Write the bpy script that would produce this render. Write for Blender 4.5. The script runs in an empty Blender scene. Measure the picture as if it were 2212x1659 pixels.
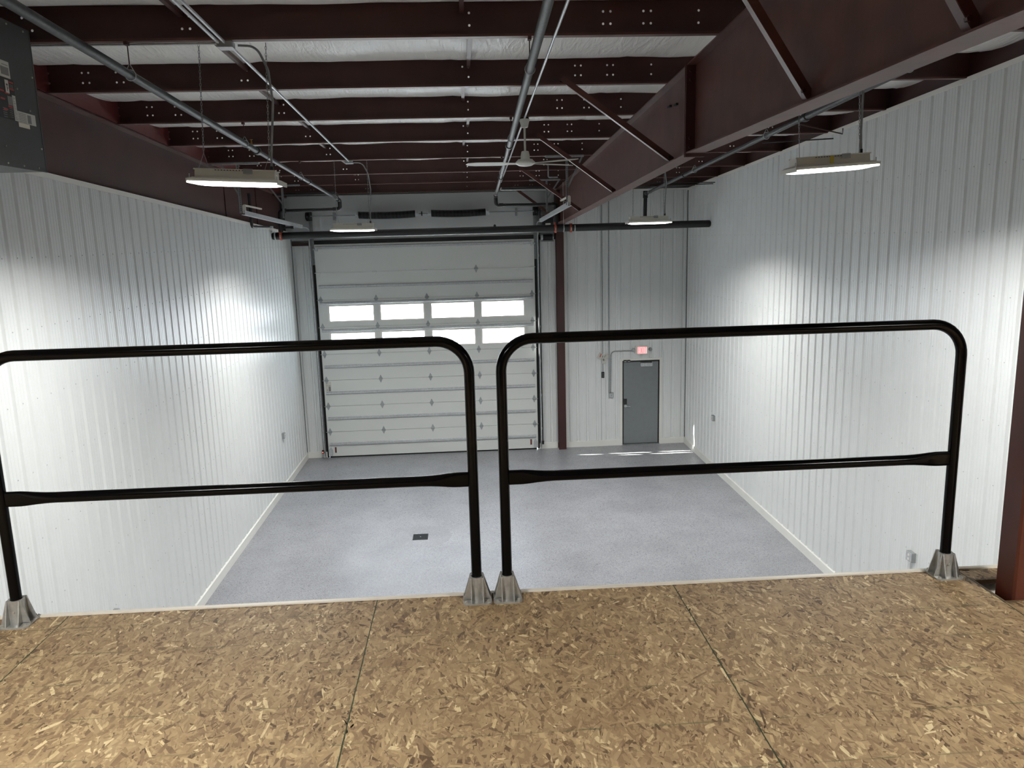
import bpy, math, random
from mathutils import Vector, Matrix
random.seed(7)
C = bpy.context.scene.collection
sc = bpy.context.scene
PI = math.pi

# ------------------------------------------------------------------ camera, world, sun, exposure
cam_d = bpy.data.cameras.new('camera'); cam = bpy.data.objects.new('camera', cam_d); C.objects.link(cam)
yaw, pitch, roll, fpx = .0552, .1862, -.0269, 1676.99
cy, sy, cp, sp = math.cos(yaw), math.sin(yaw), math.cos(pitch), math.sin(pitch)
fwd = Vector((sy*cp, cy*cp, -sp)); right = Vector((cy, -sy, 0)); up = right.cross(fwd)
r2 = math.cos(roll)*right + math.sin(roll)*up; u2 = -math.sin(roll)*right + math.cos(roll)*up
M = Matrix((r2, u2, -fwd)).transposed().to_4x4(); M.translation = Vector((0, 0, 5.214))
cam.matrix_world = M
cam_d.sensor_width = 36; cam_d.lens = fpx/2212*36; cam_d.clip_start = .05; cam_d.clip_end = 300
sc.camera = cam

sc.view_settings.view_transform = 'Standard'; sc.view_settings.look = 'None'
sc.view_settings.gamma = 1; sc.view_settings.use_curve_mapping = False
sc.view_settings.exposure = 0.0
LAMP = 9.0           # radiance of the fixture lenses
BULB = 152.0         # watts thrown downwards by each fixture
SKY = 9.0

w = bpy.data.worlds.new('World'); sc.world = w; w.use_nodes = True
bg = w.node_tree.nodes['Background']; bg.inputs[0].default_value = (.72, .86, 1.0, 1); bg.inputs[1].default_value = SKY
sun_d = bpy.data.lights.new('sun', 'SUN'); sun = bpy.data.objects.new('sun', sun_d); C.objects.link(sun)
sun_d.energy = 130; sun_d.angle = .006; sun_d.color = (1, .96, .88)
sun.rotation_euler = Vector((1.45, -.245, -1)).to_track_quat('-Z', 'Y').to_euler()
sun.location = (-12, 30, 12)
try:
    sc.cycles.max_bounces = 9; sc.cycles.diffuse_bounces = 5; sc.cycles.glossy_bounces = 4
    sc.cycles.transparent_max_bounces = 8; sc.cycles.use_denoising = True
    sc.cycles.sample_clamp_indirect = 6; sc.cycles.caustics_reflective = False; sc.cycles.caustics_refractive = False
except Exception:
    pass

# ------------------------------------------------------------------ materials
def S(r, g, b):
    f = lambda c: (c/255/12.92) if c/255 <= .04045 else ((c/255+.055)/1.055)**2.4
    return (f(r), f(g), f(b), 1)
def mat(name, col, rough=.5, metal=0, noise=0, nscale=8, bump=0, bscale=60, spec=.5, coat=0, stretch=None):
    m = bpy.data.materials.new(name); m.use_nodes = True
    nt = m.node_tree; b = nt.nodes['Principled BSDF']
    b.inputs['Base Color'].default_value = col; b.inputs['Roughness'].default_value = rough
    b.inputs['Metallic'].default_value = metal; b.inputs['Specular IOR Level'].default_value = spec
    b.inputs['Coat Weight'].default_value = coat; b.inputs['Coat Roughness'].default_value = .08
    if noise or bump:
        tc = nt.nodes.new('ShaderNodeTexCoord'); mp = nt.nodes.new('ShaderNodeMapping')
        nt.links.new(tc.outputs['Object'], mp.inputs[0])
        if stretch: mp.inputs['Scale'].default_value = stretch
    if noise:
        n = nt.nodes.new('ShaderNodeTexNoise'); n.inputs['Scale'].default_value = nscale; n.inputs['Detail'].default_value = 6
        nt.links.new(mp.outputs[0], n.inputs['Vector'])
        mx = nt.nodes.new('ShaderNodeMix'); mx.data_type = 'RGBA'; mx.blend_type = 'MIX'
        mr = nt.nodes.new('ShaderNodeMapRange'); mr.inputs[1].default_value = .35; mr.inputs[2].default_value = .68
        nt.links.new(n.outputs['Fac'], mr.inputs[0]); nt.links.new(mr.outputs[0], mx.inputs[0])
        mx.inputs[6].default_value = tuple(c*(1-noise) for c in col[:3])+(1,)
        mx.inputs[7].default_value = tuple(min(1, c*(1+noise)) for c in col[:3])+(1,)
        nt.links.new(mx.outputs[2], b.inputs['Base Color'])
    if bump:
        n2 = nt.nodes.new('ShaderNodeTexNoise'); n2.inputs['Scale'].default_value = bscale; n2.inputs['Detail'].default_value = 3
        nt.links.new(mp.outputs[0], n2.inputs['Vector'])
        bp = nt.nodes.new('ShaderNodeBump'); bp.inputs['Strength'].default_value = bump; bp.inputs['Distance'].default_value = .01
        nt.links.new(n2.outputs['Fac'], bp.inputs['Height']); nt.links.new(bp.outputs[0], b.inputs['Normal'])
    return m
def emis(name, col, st):
    m = bpy.data.materials.new(name); m.use_nodes = True; nt = m.node_tree
    b = nt.nodes['Principled BSDF']; b.inputs['Base Color'].default_value = (.8, .8, .8, 1)
    b.inputs['Emission Color'].default_value = col; b.inputs['Emission Strength'].default_value = st
    return m

M_liner = mat('liner_white', S(226, 229, 228), .34, noise=.015, nscale=2)
M_trimw = mat('trim_white', S(232, 230, 224), .45)
M_cream = mat('cream_trim', S(232, 226, 212), .5, noise=.03, nscale=4)
M_base = mat('base_white', S(234, 234, 228), .4, noise=.02, nscale=3)
M_red = mat('red_primer', S(60, 30, 26), .5, noise=.16, nscale=2.2, bump=.06, bscale=25)
M_redlit = mat('red_primer_lit', S(76, 43, 36), .48, noise=.26, nscale=3.5, bump=.08, bscale=18)  # lighter primer copy, the lamp light on the flanges put into its colour
M_rust = mat('rust_brown_steel', S(84, 37, 23), .42, noise=.35, nscale=3, stretch=(1, 1, .25))
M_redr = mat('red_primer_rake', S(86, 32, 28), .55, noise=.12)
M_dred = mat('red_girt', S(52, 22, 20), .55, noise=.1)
M_black = mat('black_powder_coat', S(7, 7, 8), .14, spec=.14)
M_pipe = mat('black_steel_pipe', S(17, 18, 20), .5, noise=.2, nscale=20)
M_pipeg = mat('grey_steel_pipe', S(46, 49, 50), .55, metal=0, noise=.35, nscale=30)
M_galv = mat('galvanised_steel', S(190, 193, 195), .34, metal=.2, noise=.12, nscale=25)
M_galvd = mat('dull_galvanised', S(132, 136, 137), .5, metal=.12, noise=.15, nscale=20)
M_alu = mat('cast_aluminium', S(190, 190, 186), .34, metal=.6, noise=.14, nscale=40, bump=.12, bscale=120)
M_orange = mat('orange_coupling', S(150, 62, 38), .5)
M_dark = mat('black_rubber_and_shade', S(14, 14, 15), .7)  # rubber and other black parts, also the shade on the corner column flange
M_spring = mat('black_spring_steel', S(20, 21, 24), .45, metal=.3)
M_fan = mat('fan_white_enamel', S(214, 216, 208), .35)
M_furn = mat('charcoal_sheet_metal', S(58, 61, 61), .5, noise=.04, nscale=2)
M_door = mat('slate_door_paint', S(122, 127, 130), .42, noise=.03)
M_switch = mat('grey_box', S(150, 154, 154), .5, metal=.2)
M_paper = mat('label_paper', S(200, 198, 190), .6)
M_bolt = mat('bolt_zinc', S(190, 188, 178), .35, metal=.6)
M_lamp = mat('fixture_enamel', S(222, 220, 210), .4)
M_brass = mat('brass', S(176, 130, 62), .35, metal=.8)
M_text = mat('print_black', S(30, 30, 32), .6)
M_textg = mat('print_grey', S(120, 120, 118), .6)
M_textr = mat('print_red', S(170, 60, 44), .6)
M_yel = mat('yellow_sticker', S(206, 186, 60), .5)
M_hole = mat('dark_void', S(12, 10, 9), .9)
M_green = mat('green_edge_seal', S(44, 62, 38), .7)
M_snow = mat('snow', S(236, 240, 246), .8)
M_insul = mat('white_insulation_facing', S(190, 193, 193), .5, bump=.12, bscale=6)
M_slab = mat('outer_sheathing', S(150, 150, 148), .7)
M_sectd = mat('door_white_steel', S(216, 219, 215), .38, bump=.05, bscale=6, stretch=(.3, 1, 14))
M_redled = emis('exit_red', (1, .05, .06, 1), 1.1)
M_pinkface = emis('exit_face', (1, .74, .74, 1), .5)
M_screw = mat('screw_grey', S(192, 194, 194), .5)
M_hinge = mat('hinge_zinc', S(158, 162, 164), .4, metal=.1)
M_lens = emis('lamp_lens', (1, .985, .95, 1), LAMP)
M_led = emis('sensor_led', (1, .1, .05, 1), 3)

def fabric_mat():
    m = bpy.data.materials.new('white_vinyl_insulation'); m.use_nodes = True; nt = m.node_tree
    b = nt.nodes['Principled BSDF']; b.inputs['Roughness'].default_value = .38
    b.inputs['Base Color'].default_value = S(243, 241, 236)
    tc = nt.nodes.new('ShaderNodeTexCoord'); mp = nt.nodes.new('ShaderNodeMapping')
    mp.inputs['Rotation'].default_value = (0, 0, .55); mp.inputs['Scale'].default_value = (9, 1.6, 1)
    nt.links.new(tc.outputs['Object'], mp.inputs[0])
    n = nt.nodes.new('ShaderNodeTexNoise'); n.inputs['Scale'].default_value = 1.4; n.inputs['Detail'].default_value = 5
    n.inputs['Distortion'].default_value = .8
    nt.links.new(mp.outputs[0], n.inputs['Vector'])
    n2 = nt.nodes.new('ShaderNodeTexNoise'); n2.inputs['Scale'].default_value = 14; n2.inputs['Detail'].default_value = 3
    nt.links.new(tc.outputs['Object'], n2.inputs['Vector'])
    ad = nt.nodes.new('ShaderNodeMath'); ad.operation = 'MULTIPLY_ADD'; ad.inputs[1].default_value = .25
    nt.links.new(n2.outputs['Fac'], ad.inputs[0]); nt.links.new(n.outputs['Fac'], ad.inputs[2])
    bp = nt.nodes.new('ShaderNodeBump'); bp.inputs['Strength'].default_value = .7; bp.inputs['Distance'].default_value = .035
    nt.links.new(ad.outputs[0], bp.inputs['Height']); nt.links.new(bp.outputs[0], b.inputs['Normal'])
    return m
M_fabric = fabric_mat()

def floor_mat(nm='grey_flake_epoxy', dr=0):
    m = bpy.data.materials.new(nm); m.use_nodes = True; nt = m.node_tree
    b = nt.nodes['Principled BSDF']
    tc = nt.nodes.new('ShaderNodeTexCoord')
    v = nt.nodes.new('ShaderNodeTexVoronoi'); v.inputs['Scale'].default_value = 150; v.voronoi_dimensions = '2D'
    nt.links.new(tc.outputs['Object'], v.inputs['Vector'])
    cr = nt.nodes.new('ShaderNodeValToRGB'); e = cr.color_ramp.elements
    e[0].position = 0; e[0].color = S(118, 119, 124); e[1].position = 1; e[1].color = S(166, 167, 172)
    a = e.new(.5); a.color = S(143, 144, 148)
    sx = nt.nodes.new('ShaderNodeSeparateColor'); nt.links.new(v.outputs['Color'], sx.inputs[0])
    nt.links.new(sx.outputs[0], cr.inputs[0])
    n = nt.nodes.new('ShaderNodeTexNoise'); n.inputs['Scale'].default_value = 1.6; n.inputs['Detail'].default_value = 8
    nt.links.new(tc.outputs['Object'], n.inputs['Vector'])
    n3 = nt.nodes.new('ShaderNodeTexNoise'); n3.inputs['Scale'].default_value = 55; n3.inputs['Detail'].default_value = 4
    nt.links.new(tc.outputs['Object'], n3.inputs['Vector'])
    mr = nt.nodes.new('ShaderNodeMapRange'); mr.inputs[1].default_value = .3; mr.inputs[2].default_value = .7
    mr.inputs[3].default_value = .88; mr.inputs[4].default_value = 1.1
    nt.links.new(n.outputs['Fac'], mr.inputs[0])
    mr3 = nt.nodes.new('ShaderNodeMapRange'); mr3.inputs[1].default_value = .3; mr3.inputs[2].default_value = .7
    mr3.inputs[3].default_value = .92; mr3.inputs[4].default_value = 1.08
    nt.links.new(n3.outputs['Fac'], mr3.inputs[0])
    mm = nt.nodes.new('ShaderNodeMath'); mm.operation = 'MULTIPLY'
    nt.links.new(mr.outputs[0], mm.inputs[0]); nt.links.new(mr3.outputs[0], mm.inputs[1])
    mx = nt.nodes.new('ShaderNodeVectorMath'); mx.operation = 'SCALE'
    nt.links.new(cr.outputs[0], mx.inputs[0]); nt.links.new(mm.outputs[0], mx.inputs['Scale'])
    nt.links.new(mx.outputs[0], b.inputs['Base Color'])
    b.inputs['Roughness'].default_value = .3
    rr = nt.nodes.new('ShaderNodeMapRange'); rr.inputs[1].default_value = .3; rr.inputs[2].default_value = .7
    rr.inputs[3].default_value = .24+dr; rr.inputs[4].default_value = .42+dr
    nt.links.new(n3.outputs['Fac'], rr.inputs[0]); nt.links.new(rr.outputs[0], b.inputs['Roughness'])
    bp = nt.nodes.new('ShaderNodeBump'); bp.inputs['Strength'].default_value = .25; bp.inputs['Distance'].default_value = .004
    nt.links.new(n3.outputs['Fac'], bp.inputs['Height']); nt.links.new(bp.outputs[0], b.inputs['Normal'])
    return m
M_floor = floor_mat()

def osb_mat():
    m = bpy.data.materials.new('oriented_strand_board'); m.use_nodes = True; nt = m.node_tree
    L = nt.links.new; N = nt.nodes.new
    b = nt.nodes['Principled BSDF']; b.inputs['Roughness'].default_value = .62
    tc = N('ShaderNodeTexCoord'); oi = N('ShaderNodeObjectInfo')
    sc_ = N('ShaderNodeMath'); sc_.operation = 'MULTIPLY'; sc_.inputs[1].default_value = 37; L(oi.outputs['Random'], sc_.inputs[0])
    off = N('ShaderNodeVectorMath'); off.operation = 'ADD'; L(tc.outputs['Object'], off.inputs[0]); L(sc_.outputs[0], off.inputs[1])
    nz = N('ShaderNodeTexNoise'); nz.inputs['Scale'].default_value = 16; nz.inputs['Detail'].default_value = 3; L(off.outputs[0], nz.inputs['Vector'])
    nc = N('ShaderNodeVectorMath'); nc.operation = 'SUBTRACT'; L(nz.outputs['Color'], nc.inputs[0]); nc.inputs[1].default_value = (.5, .5, .5)
    ns = N('ShaderNodeVectorMath'); ns.operation = 'SCALE'; ns.inputs['Scale'].default_value = .007; L(nc.outputs[0], ns.inputs[0])
    at = N('ShaderNodeAttribute'); at.attribute_name = 'tone'
    cur = at.outputs['Fac']
    # grain along the flakes, large tone drift
    g = N('ShaderNodeTexNoise'); g.inputs['Scale'].default_value = 3; g.inputs['Detail'].default_value = 2; L(off.outputs[0], g.inputs['Vector'])
    g2 = N('ShaderNodeTexNoise'); g2.inputs['Scale'].default_value = 170; g2.inputs['Detail'].default_value = 4
    gm = N('ShaderNodeMapping'); gm.inputs['Scale'].default_value = (1, .25, 1); L(off.outputs[0], gm.inputs[0]); L(gm.outputs[0], g2.inputs['Vector'])
    a1 = N('ShaderNodeMath'); a1.operation = 'MULTIPLY_ADD'; a1.inputs[1].default_value = .26; L(g2.outputs['Fac'], a1.inputs[0]); L(cur, a1.inputs[2])
    a2 = N('ShaderNodeMath'); a2.operation = 'MULTIPLY_ADD'; a2.inputs[1].default_value = .35; L(g.outputs['Fac'], a2.inputs[0]); L(a1.outputs[0], a2.inputs[2])
    a3 = N('ShaderNodeMath'); a3.operation = 'SUBTRACT'; a3.inputs[1].default_value = .3; L(a2.outputs[0], a3.inputs[0])
    cr = N('ShaderNodeValToRGB'); e = cr.color_ramp.elements
    e[0].position = 0; e[0].color = S(92, 72, 50); e[1].position = 1; e[1].color = S(218, 199, 156)
    for p, c in ((.2, S(131, 106, 77)), (.42, S(153, 128, 94)), (.62, S(167, 142, 106)), (.85, S(187, 163, 122))):
        x = e.new(p); x.color = c
    L(a3.outputs[0], cr.inputs[0])
    vs = cr
    # green printed nailing lines every 8 inches from the deck edge
    sep = N('ShaderNodeSeparateXYZ'); L(tc.outputs['Object'], sep.inputs[0])
    wob = N('ShaderNodeTexNoise'); wob.inputs['Scale'].default_value = 5; L(off.outputs[0], wob.inputs['Vector'])
    wy = N('ShaderNodeMath'); wy.operation = 'MULTIPLY_ADD'; wy.inputs[1].default_value = .007; L(wob.outputs['Fac'], wy.inputs[0]); L(sep.outputs['Y'], wy.inputs[2])
    md = N('ShaderNodeMath'); md.operation = 'PINGPONG'; md.inputs[1].default_value = .1017
    ad = N('ShaderNodeMath'); ad.operation = 'ADD'; ad.inputs[1].default_value = .307; L(wy.outputs[0], ad.inputs[0]); L(ad.outputs[0], md.inputs[0])
    lt = N('ShaderNodeMapRange'); lt.inputs[1].default_value = .0012; lt.inputs[2].default_value = .0042; lt.inputs[3].default_value = 1; lt.inputs[4].default_value = 0
    L(md.outputs[0], lt.inputs[0])
    br = N('ShaderNodeTexNoise'); br.inputs['Scale'].default_value = 9; br.inputs['Detail'].default_value = 6; L(off.outputs[0], br.inputs['Vector'])
    bm = N('ShaderNodeMapRange'); bm.inputs[1].default_value = .4; bm.inputs[2].default_value = .62; bm.inputs[3].default_value = 0; bm.inputs[4].default_value = .62
    L(br.outputs['Fac'], bm.inputs[0])
    fm = N('ShaderNodeMath'); fm.operation = 'MULTIPLY'; L(lt.outputs[0], fm.inputs[0]); L(bm.outputs[0], fm.inputs[1])
    gx = N('ShaderNodeMix'); gx.data_type = 'RGBA'; L(fm.outputs[0], gx.inputs[0]); L(vs.outputs[0], gx.inputs[6]); gx.inputs[7].default_value = S(74, 88, 58)
    L(gx.outputs[2], b.inputs['Base Color'])
    bp = N('ShaderNodeBump'); bp.inputs['Strength'].default_value = .35; bp.inputs['Distance'].default_value = .0016
    L(g2.outputs['Fac'], bp.inputs['Height']); L(bp.outputs[0], b.inputs['Normal'])
    return m
M_osb = osb_mat()

def glass_mat():
    m = bpy.data.materials.new('thin_glazing'); m.use_nodes = True; nt = m.node_tree
    for n in list(nt.nodes):
        if n.type == 'BSDF_PRINCIPLED': nt.nodes.remove(n)
    out = [n for n in nt.nodes if n.type == 'OUTPUT_MATERIAL'][0]
    t = nt.nodes.new('ShaderNodeBsdfTransparent'); t.inputs[0].default_value = (.93, .95, .95, 1)
    g = nt.nodes.new('ShaderNodeBsdfGlossy'); g.inputs['Roughness'].default_value = .02
    fr = nt.nodes.new('ShaderNodeFresnel'); fr.inputs[0].default_value = 1.45
    mx = nt.nodes.new('ShaderNodeMixShader')
    nt.links.new(fr.outputs[0], mx.inputs[0]); nt.links.new(t.outputs[0], mx.inputs[1]); nt.links.new(g.outputs[0], mx.inputs[2])
    nt.links.new(mx.outputs[0], out.inputs[0])
    return m
M_glass = glass_mat()

# ------------------------------------------------------------------ mesh helpers
class MB:
    def __init__(s): s.v = []; s.f = []
    def add(s, vs, fs):
        o = len(s.v); s.v += [tuple(p) for p in vs]; s.f += [tuple(i+o for i in f) for f in fs]; return s
    def box(s, x0, x1, y0, y1, z0, z1):
        if x0 > x1: x0, x1 = x1, x0
        if y0 > y1: y0, y1 = y1, y0
        if z0 > z1: z0, z1 = z1, z0
        vs = [(x0, y0, z0), (x1, y0, z0), (x1, y1, z0), (x0, y1, z0), (x0, y0, z1), (x1, y0, z1), (x1, y1, z1), (x0, y1, z1)]
        return s.add(vs, [(0, 3, 2, 1), (4, 5, 6, 7), (0, 1, 5, 4), (1, 2, 6, 5), (2, 3, 7, 6), (3, 0, 4, 7)])
    def hexa(s, a, b):      # two quads a (4 pts) and b (4 pts)
        vs = list(a)+list(b)
        return s.add(vs, [(0, 3, 2, 1), (4, 5, 6, 7), (0, 1, 5, 4), (1, 2, 6, 5), (2, 3, 7, 6), (3, 0, 4, 7)])
    def bar(s, p0, p1, wd, ht, upv=(0, 0, 1)):
        p0 = Vector(p0); p1 = Vector(p1); d = (p1-p0).normalized(); u = Vector(upv)
        x = d.cross(u)
        if x.length < 1e-5: x = d.cross(Vector((1, 0, 0)))
        x.normalize(); z = x.cross(d)
        q = lambda p: [p - x*wd/2 - z*ht/2, p + x*wd/2 - z*ht/2, p + x*wd/2 + z*ht/2, p - x*wd/2 + z*ht/2]
        return s.hexa(q(p0), q(p1))
    def tube(s, pts, r, n=12, caps=True, closed=False):
        pts = [Vector(p) for p in pts]; m = len(pts)
        rs = r if isinstance(r, (list, tuple)) else [r]*m
        tang = []
        for i in range(m):
            if closed: t = pts[(i+1) % m]-pts[i-1]
            else: t = pts[min(i+1, m-1)]-pts[max(i-1, 0)]
            tang.append(t.normalized())
        nrm = tang[0].orthogonal().normalized(); vs = []; prev = tang[0]
        for i in range(m):
            q = prev.rotation_difference(tang[i]); nrm = (q @ nrm); nrm = (nrm - tang[i]*nrm.dot(tang[i])).normalized(); prev = tang[i]
            bn = tang[i].cross(nrm)
            for k in range(n):
                a = 2*PI*k/n; vs.append(pts[i] + (nrm*math.cos(a)+bn*math.sin(a))*rs[i])
        fs = []
        for i in range(m if closed else m-1):
            j = (i+1) % m
            for k in range(n):
                fs.append((i*n+k, i*n+(k+1) % n, j*n+(k+1) % n, j*n+k))
        if caps and not closed:
            fs.append(tuple(range(n-1, -1, -1))); fs.append(tuple((m-1)*n+k for k in range(n)))
        return s.add(vs, fs)
    def cyl(s, p0, p1, r, n=12): return s.tube([p0, p1], r, n)
    def lathe(s, c, prof, n=24, axis='z'):   # prof: (r, h)
        vs = []
        for r, h in prof:
            for k in range(n):
                a = 2*PI*k/n; x, y = r*math.cos(a), r*math.sin(a)
                p = (x, y, h) if axis == 'z' else ((h, x, y) if axis == 'x' else (x, h, y))
                vs.append((c[0]+p[0], c[1]+p[1], c[2]+p[2]))
        fs = []
        for i in range(len(prof)-1):
            for k in range(n): fs.append((i*n+k, i*n+(k+1) % n, (i+1)*n+(k+1) % n, (i+1)*n+k))
        fs.append(tuple(range(n-1, -1, -1))); fs.append(tuple((len(prof)-1)*n+k for k in range(n)))
        return s.add(vs, fs)
    def prism(s, poly, fn0, fn1):   # poly 2d, mapping functions to 3d for each end
        n = len(poly); vs = [fn0(*p) for p in poly]+[fn1(*p) for p in poly]
        fs = [tuple(range(n-1, -1, -1)), tuple(range(n, 2*n))]
        for k in range(n): fs.append((k, (k+1) % n, n+(k+1) % n, n+k))
        return s.add(vs, fs)
    def sphere(s, c, r, n=12, sz=1):
        pr = [(max(1e-4, r*math.sin(PI*i/8)), -r*sz*math.cos(PI*i/8)) for i in range(9)]
        return s.lathe(c, pr, n)

def fillet(pts, rad, n=6):
    pts = [Vector(p) for p in pts]; out = [pts[0]]
    for i in range(1, len(pts)-1):
        a, b, c = pts[i-1], pts[i], pts[i+1]
        u = (a-b).normalized(); v = (c-b).normalized(); ang = u.angle(v)
        t = min(rad/math.tan(ang/2), (a-b).length*.49, (c-b).length*.49); rr = t*math.tan(ang/2)
        ctr = b + (u+v).normalized()*(rr/math.sin(ang/2))
        s0 = b+u*t-ctr; s1 = b+v*t-ctr; q = s0.rotation_difference(s1)
        for k in range(n+1):
            qq = Matrix.Identity(3).to_quaternion().slerp(q, k/n); out.append(ctr + qq @ s0)
    out.append(pts[-1]); return out

ORG = {}
def mesh(name, mb, m, origin=(0, 0, 0), smooth=True, bevel=0):
    ox, oy, oz = origin
    me = bpy.data.meshes.new(name); me.from_pydata([(x-ox, y-oy, z-oz) for x, y, z in mb.v], [], mb.f)
    me.materials.append(m); me.validate(); me.update()
    if smooth:
        me.shade_smooth(); me.set_sharp_from_angle(angle=.6)
    return me
def meta(o, label=None, cat=None, group=None, kind=None):
    if label: o['label'] = label
    if cat: o['category'] = cat
    if group: o['group'] = group
    if kind: o['kind'] = kind
    return o
def thing(name, label, cat, loc=(0, 0, 0), group=None, kind=None):
    o = bpy.data.objects.new(name, None); C.objects.link(o); o.location = loc; ORG[o] = loc
    o.empty_display_size = .1
    return meta(o, label, cat, group, kind)
def part(root, name, mb, m, label=None, kind=None, smooth=True):
    o = bpy.data.objects.new(name, mesh(name, mb, m, ORG[root], smooth)); C.objects.link(o)
    o.parent = root; ORG[o] = ORG[root]
    return meta(o, label, None, None, kind)
def single(name, mb, m, label, cat, group=None, kind=None, smooth=True):
    xs, ys, zs = zip(*mb.v)
    org = ((min(xs)+max(xs))/2, (min(ys)+max(ys))/2, min(zs))
    o = bpy.data.objects.new(name, mesh(name, mb, m, org, smooth)); C.objects.link(o); o.location = org; ORG[o] = org
    return meta(o, label, cat, group, kind)
def copy_tree(o, parent=None):
    c = o.copy(); C.objects.link(c)
    if parent: c.parent = parent
    for ch in list(o.children): copy_tree(ch, c)
    return c

# ------------------------------------------------------------------ layout numbers (metres)
XL, XR, D, SL = -4.06, 5.3725, 18.79, .0461
def zp(y): return 6.27 + SL*(D-y)          # plane of the purlin undersides
E, DK = 2.9706, 3.78                        # mezzanine edge and deck height
Y0 = -5.0                                   # wall behind the camera
PY = [1.8, 3.45, 5.12, 6.77, 8.43, 10.02, 11.61, 13.27, 15.03, 16.62, 18.27]

# ------------------------------------------------------------------ shell
fl = single('floor', MB().box(XL-.4, XR+.3, Y0-.2, D+.3, -.1, 0), M_floor, 'grey speckled epoxy floor of the warehouse bay', 'floor', kind='structure')
single('ground_outside', MB().box(-60, 60, D+.35, 120, -.3, -.12), M_snow, 'bright snowy ground outside the overhead door', 'ground', kind='structure')

def rib_profile(L, n_rib, pitch=.2435, depth=.022):
    """points (t, d) along the panel: groove to d=-depth each pitch, fine beads between"""
    pts = []
    for k in range(n_rib):
        t = k*pitch
        pts += [(t, 0), (t+.018, -depth), (t+.048, -depth), (t+.066, 0), (t+.088, 0), (t+.091, .0022), (t+.097, .0022), (t+.100, 0),
                (t+.140, 0), (t+.143, .0022), (t+.149, .0022), (t+.152, 0), (t+.192, 0), (t+.195, .0022), (t+.201, .0022), (t+.204, 0)]
    pts.append((min(n_rib*pitch, L), 0))
    return [p for p in pts if p[0] <= L+1e-6] if n_rib*pitch > L else pts

def panel(prof, place, z0f, z1f, thick=.02):
    mb = MB(); n = len(prof)
    vs = [place(t, d, z0f(t)) for t, d in prof]+[place(t, d, z1f(t)) for t, d in prof]
    mb.add(vs, [(i, i+1, n+i+1, n+i) for i in range(n-1)])
    return mb
def liner_wall(root, length, place, z0f, z1f, start=0.0):
    t0 = start; per = .2435*4
    while t0 < length-.02:
        L = min(per, length-t0)
        prof = rib_profile(L, 4)
        if L < per: prof = [p for p in prof if p[0] < L]+[(L, 0)]
        part(root, 'liner_panel', panel([(t+t0, d) for t, d in prof], place, z0f, z1f), M_liner)
        t0 += per

def screws(root, pts, nrm):
    mb = MB()
    for p in pts:
        mb.cyl(Vector(p)-Vector(nrm)*.002, Vector(p)+Vector(nrm)*.006, .0065, 6)
    part(root, 'screw_heads', mb, M_screw, kind='stuff')

# left wall: ribs are counted from y = 18.79 towards the camera
wl = thing('wall_left', 'left wall lined with white ribbed steel panels below the red rafter', 'wall', (XL, 7, 0), kind='structure')
part(wl, 'sheathing', MB().box(XL-.5, XL-.4, Y0, D+.3, 0, 7.9), M_slab)
zl = lambda y: 5.457 + SL*(D-y)
liner_wall(wl, D-Y0, lambda t, d, z: (XL+d, D-.05-t, z), lambda t: .13, lambda t: zl(D-.05-t))
mb = MB()
mb.hexa([(XL-.06, D, zl(D)-.045), (XL+.008, D, zl(D)-.045), (XL+.008, D, zl(D)+.012), (XL-.06, D, zl(D)+.012)],
        [(XL-.06, Y0, zl(Y0)-.045), (XL+.008, Y0, zl(Y0)-.045), (XL+.008, Y0, zl(Y0)+.012), (XL-.06, Y0, zl(Y0)+.012)])
part(wl, 'cap_trim', mb, M_trimw)
rows = [.65, 1.28, 1.915, 2.56, 3.20, 3.85, 4.50, 5.15]
screws(wl, [(XL, 18.6-.2435*k+.0, z) for k in range(62) for z in rows], (1, 0, 0))

wr = thing('wall_right', 'right wall lined with white ribbed steel panels up to the purlins', 'wall', (XR, 7, 0), kind='structure')
part(wr, 'sheathing', MB().box(XR+.25, XR+.35, Y0, D+.3, 0, 7.9), M_slab)
zr = lambda y: zp(y) - .004
liner_wall(wr, D-Y0, lambda t, d, z: (XR-d, D-.05-t, z), lambda t: .13, lambda t: zr(D-.05-t))
mb = MB()
mb.hexa([(XR-.008, D, zr(D)-.045), (XR+.1, D, zr(D)-.045), (XR+.1, D, zr(D)+.008), (XR-.008, D, zr(D)+.008)],
        [(XR-.008, Y0, zr(Y0)-.045), (XR+.1, Y0, zr(Y0)-.045), (XR+.1, Y0, zr(Y0)+.008), (XR-.008, Y0, zr(Y0)+.008)])
part(wr, 'cap_trim', mb, M_trimw)
screws(wr, [(XR, 18.6-.2435*k, z) for k in range(62) for z in rows+[5.82]], (-1, 0, 0))

YJ = 18.770
DX0, DX1, DZ = -3.54, 1.66, 5.2            # overhead door opening
MX0, MX1, MZ = 3.785, 4.72, 2.15           # walk door
wb = thing('wall_back', 'far end wall with white liner panels around the overhead door and the grey walk door', 'wall', (0, D, 0), kind='structure')
mb = MB(); mb.box(XL-.5, DX0, D+.12, D+.3, 0, 7.9); mb.box(DX1, XR+.35, D+.12, D+.3, 0, 7.9); mb.box(DX0, DX1, D+.12, D+.3, DZ, 7.9)
part(wb, 'sheathing', mb, M_slab)
def back_liner(x0, x1, z0, z1):
    liner_wall(wb, x1-x0, lambda t, d, z: (x0+t, D-d, z), lambda t: z0, lambda t: z1)
back_liner(XL, -3.615, .13, 5.15)
back_liner(1.73, 2.165, .13, 5.15)
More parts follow.
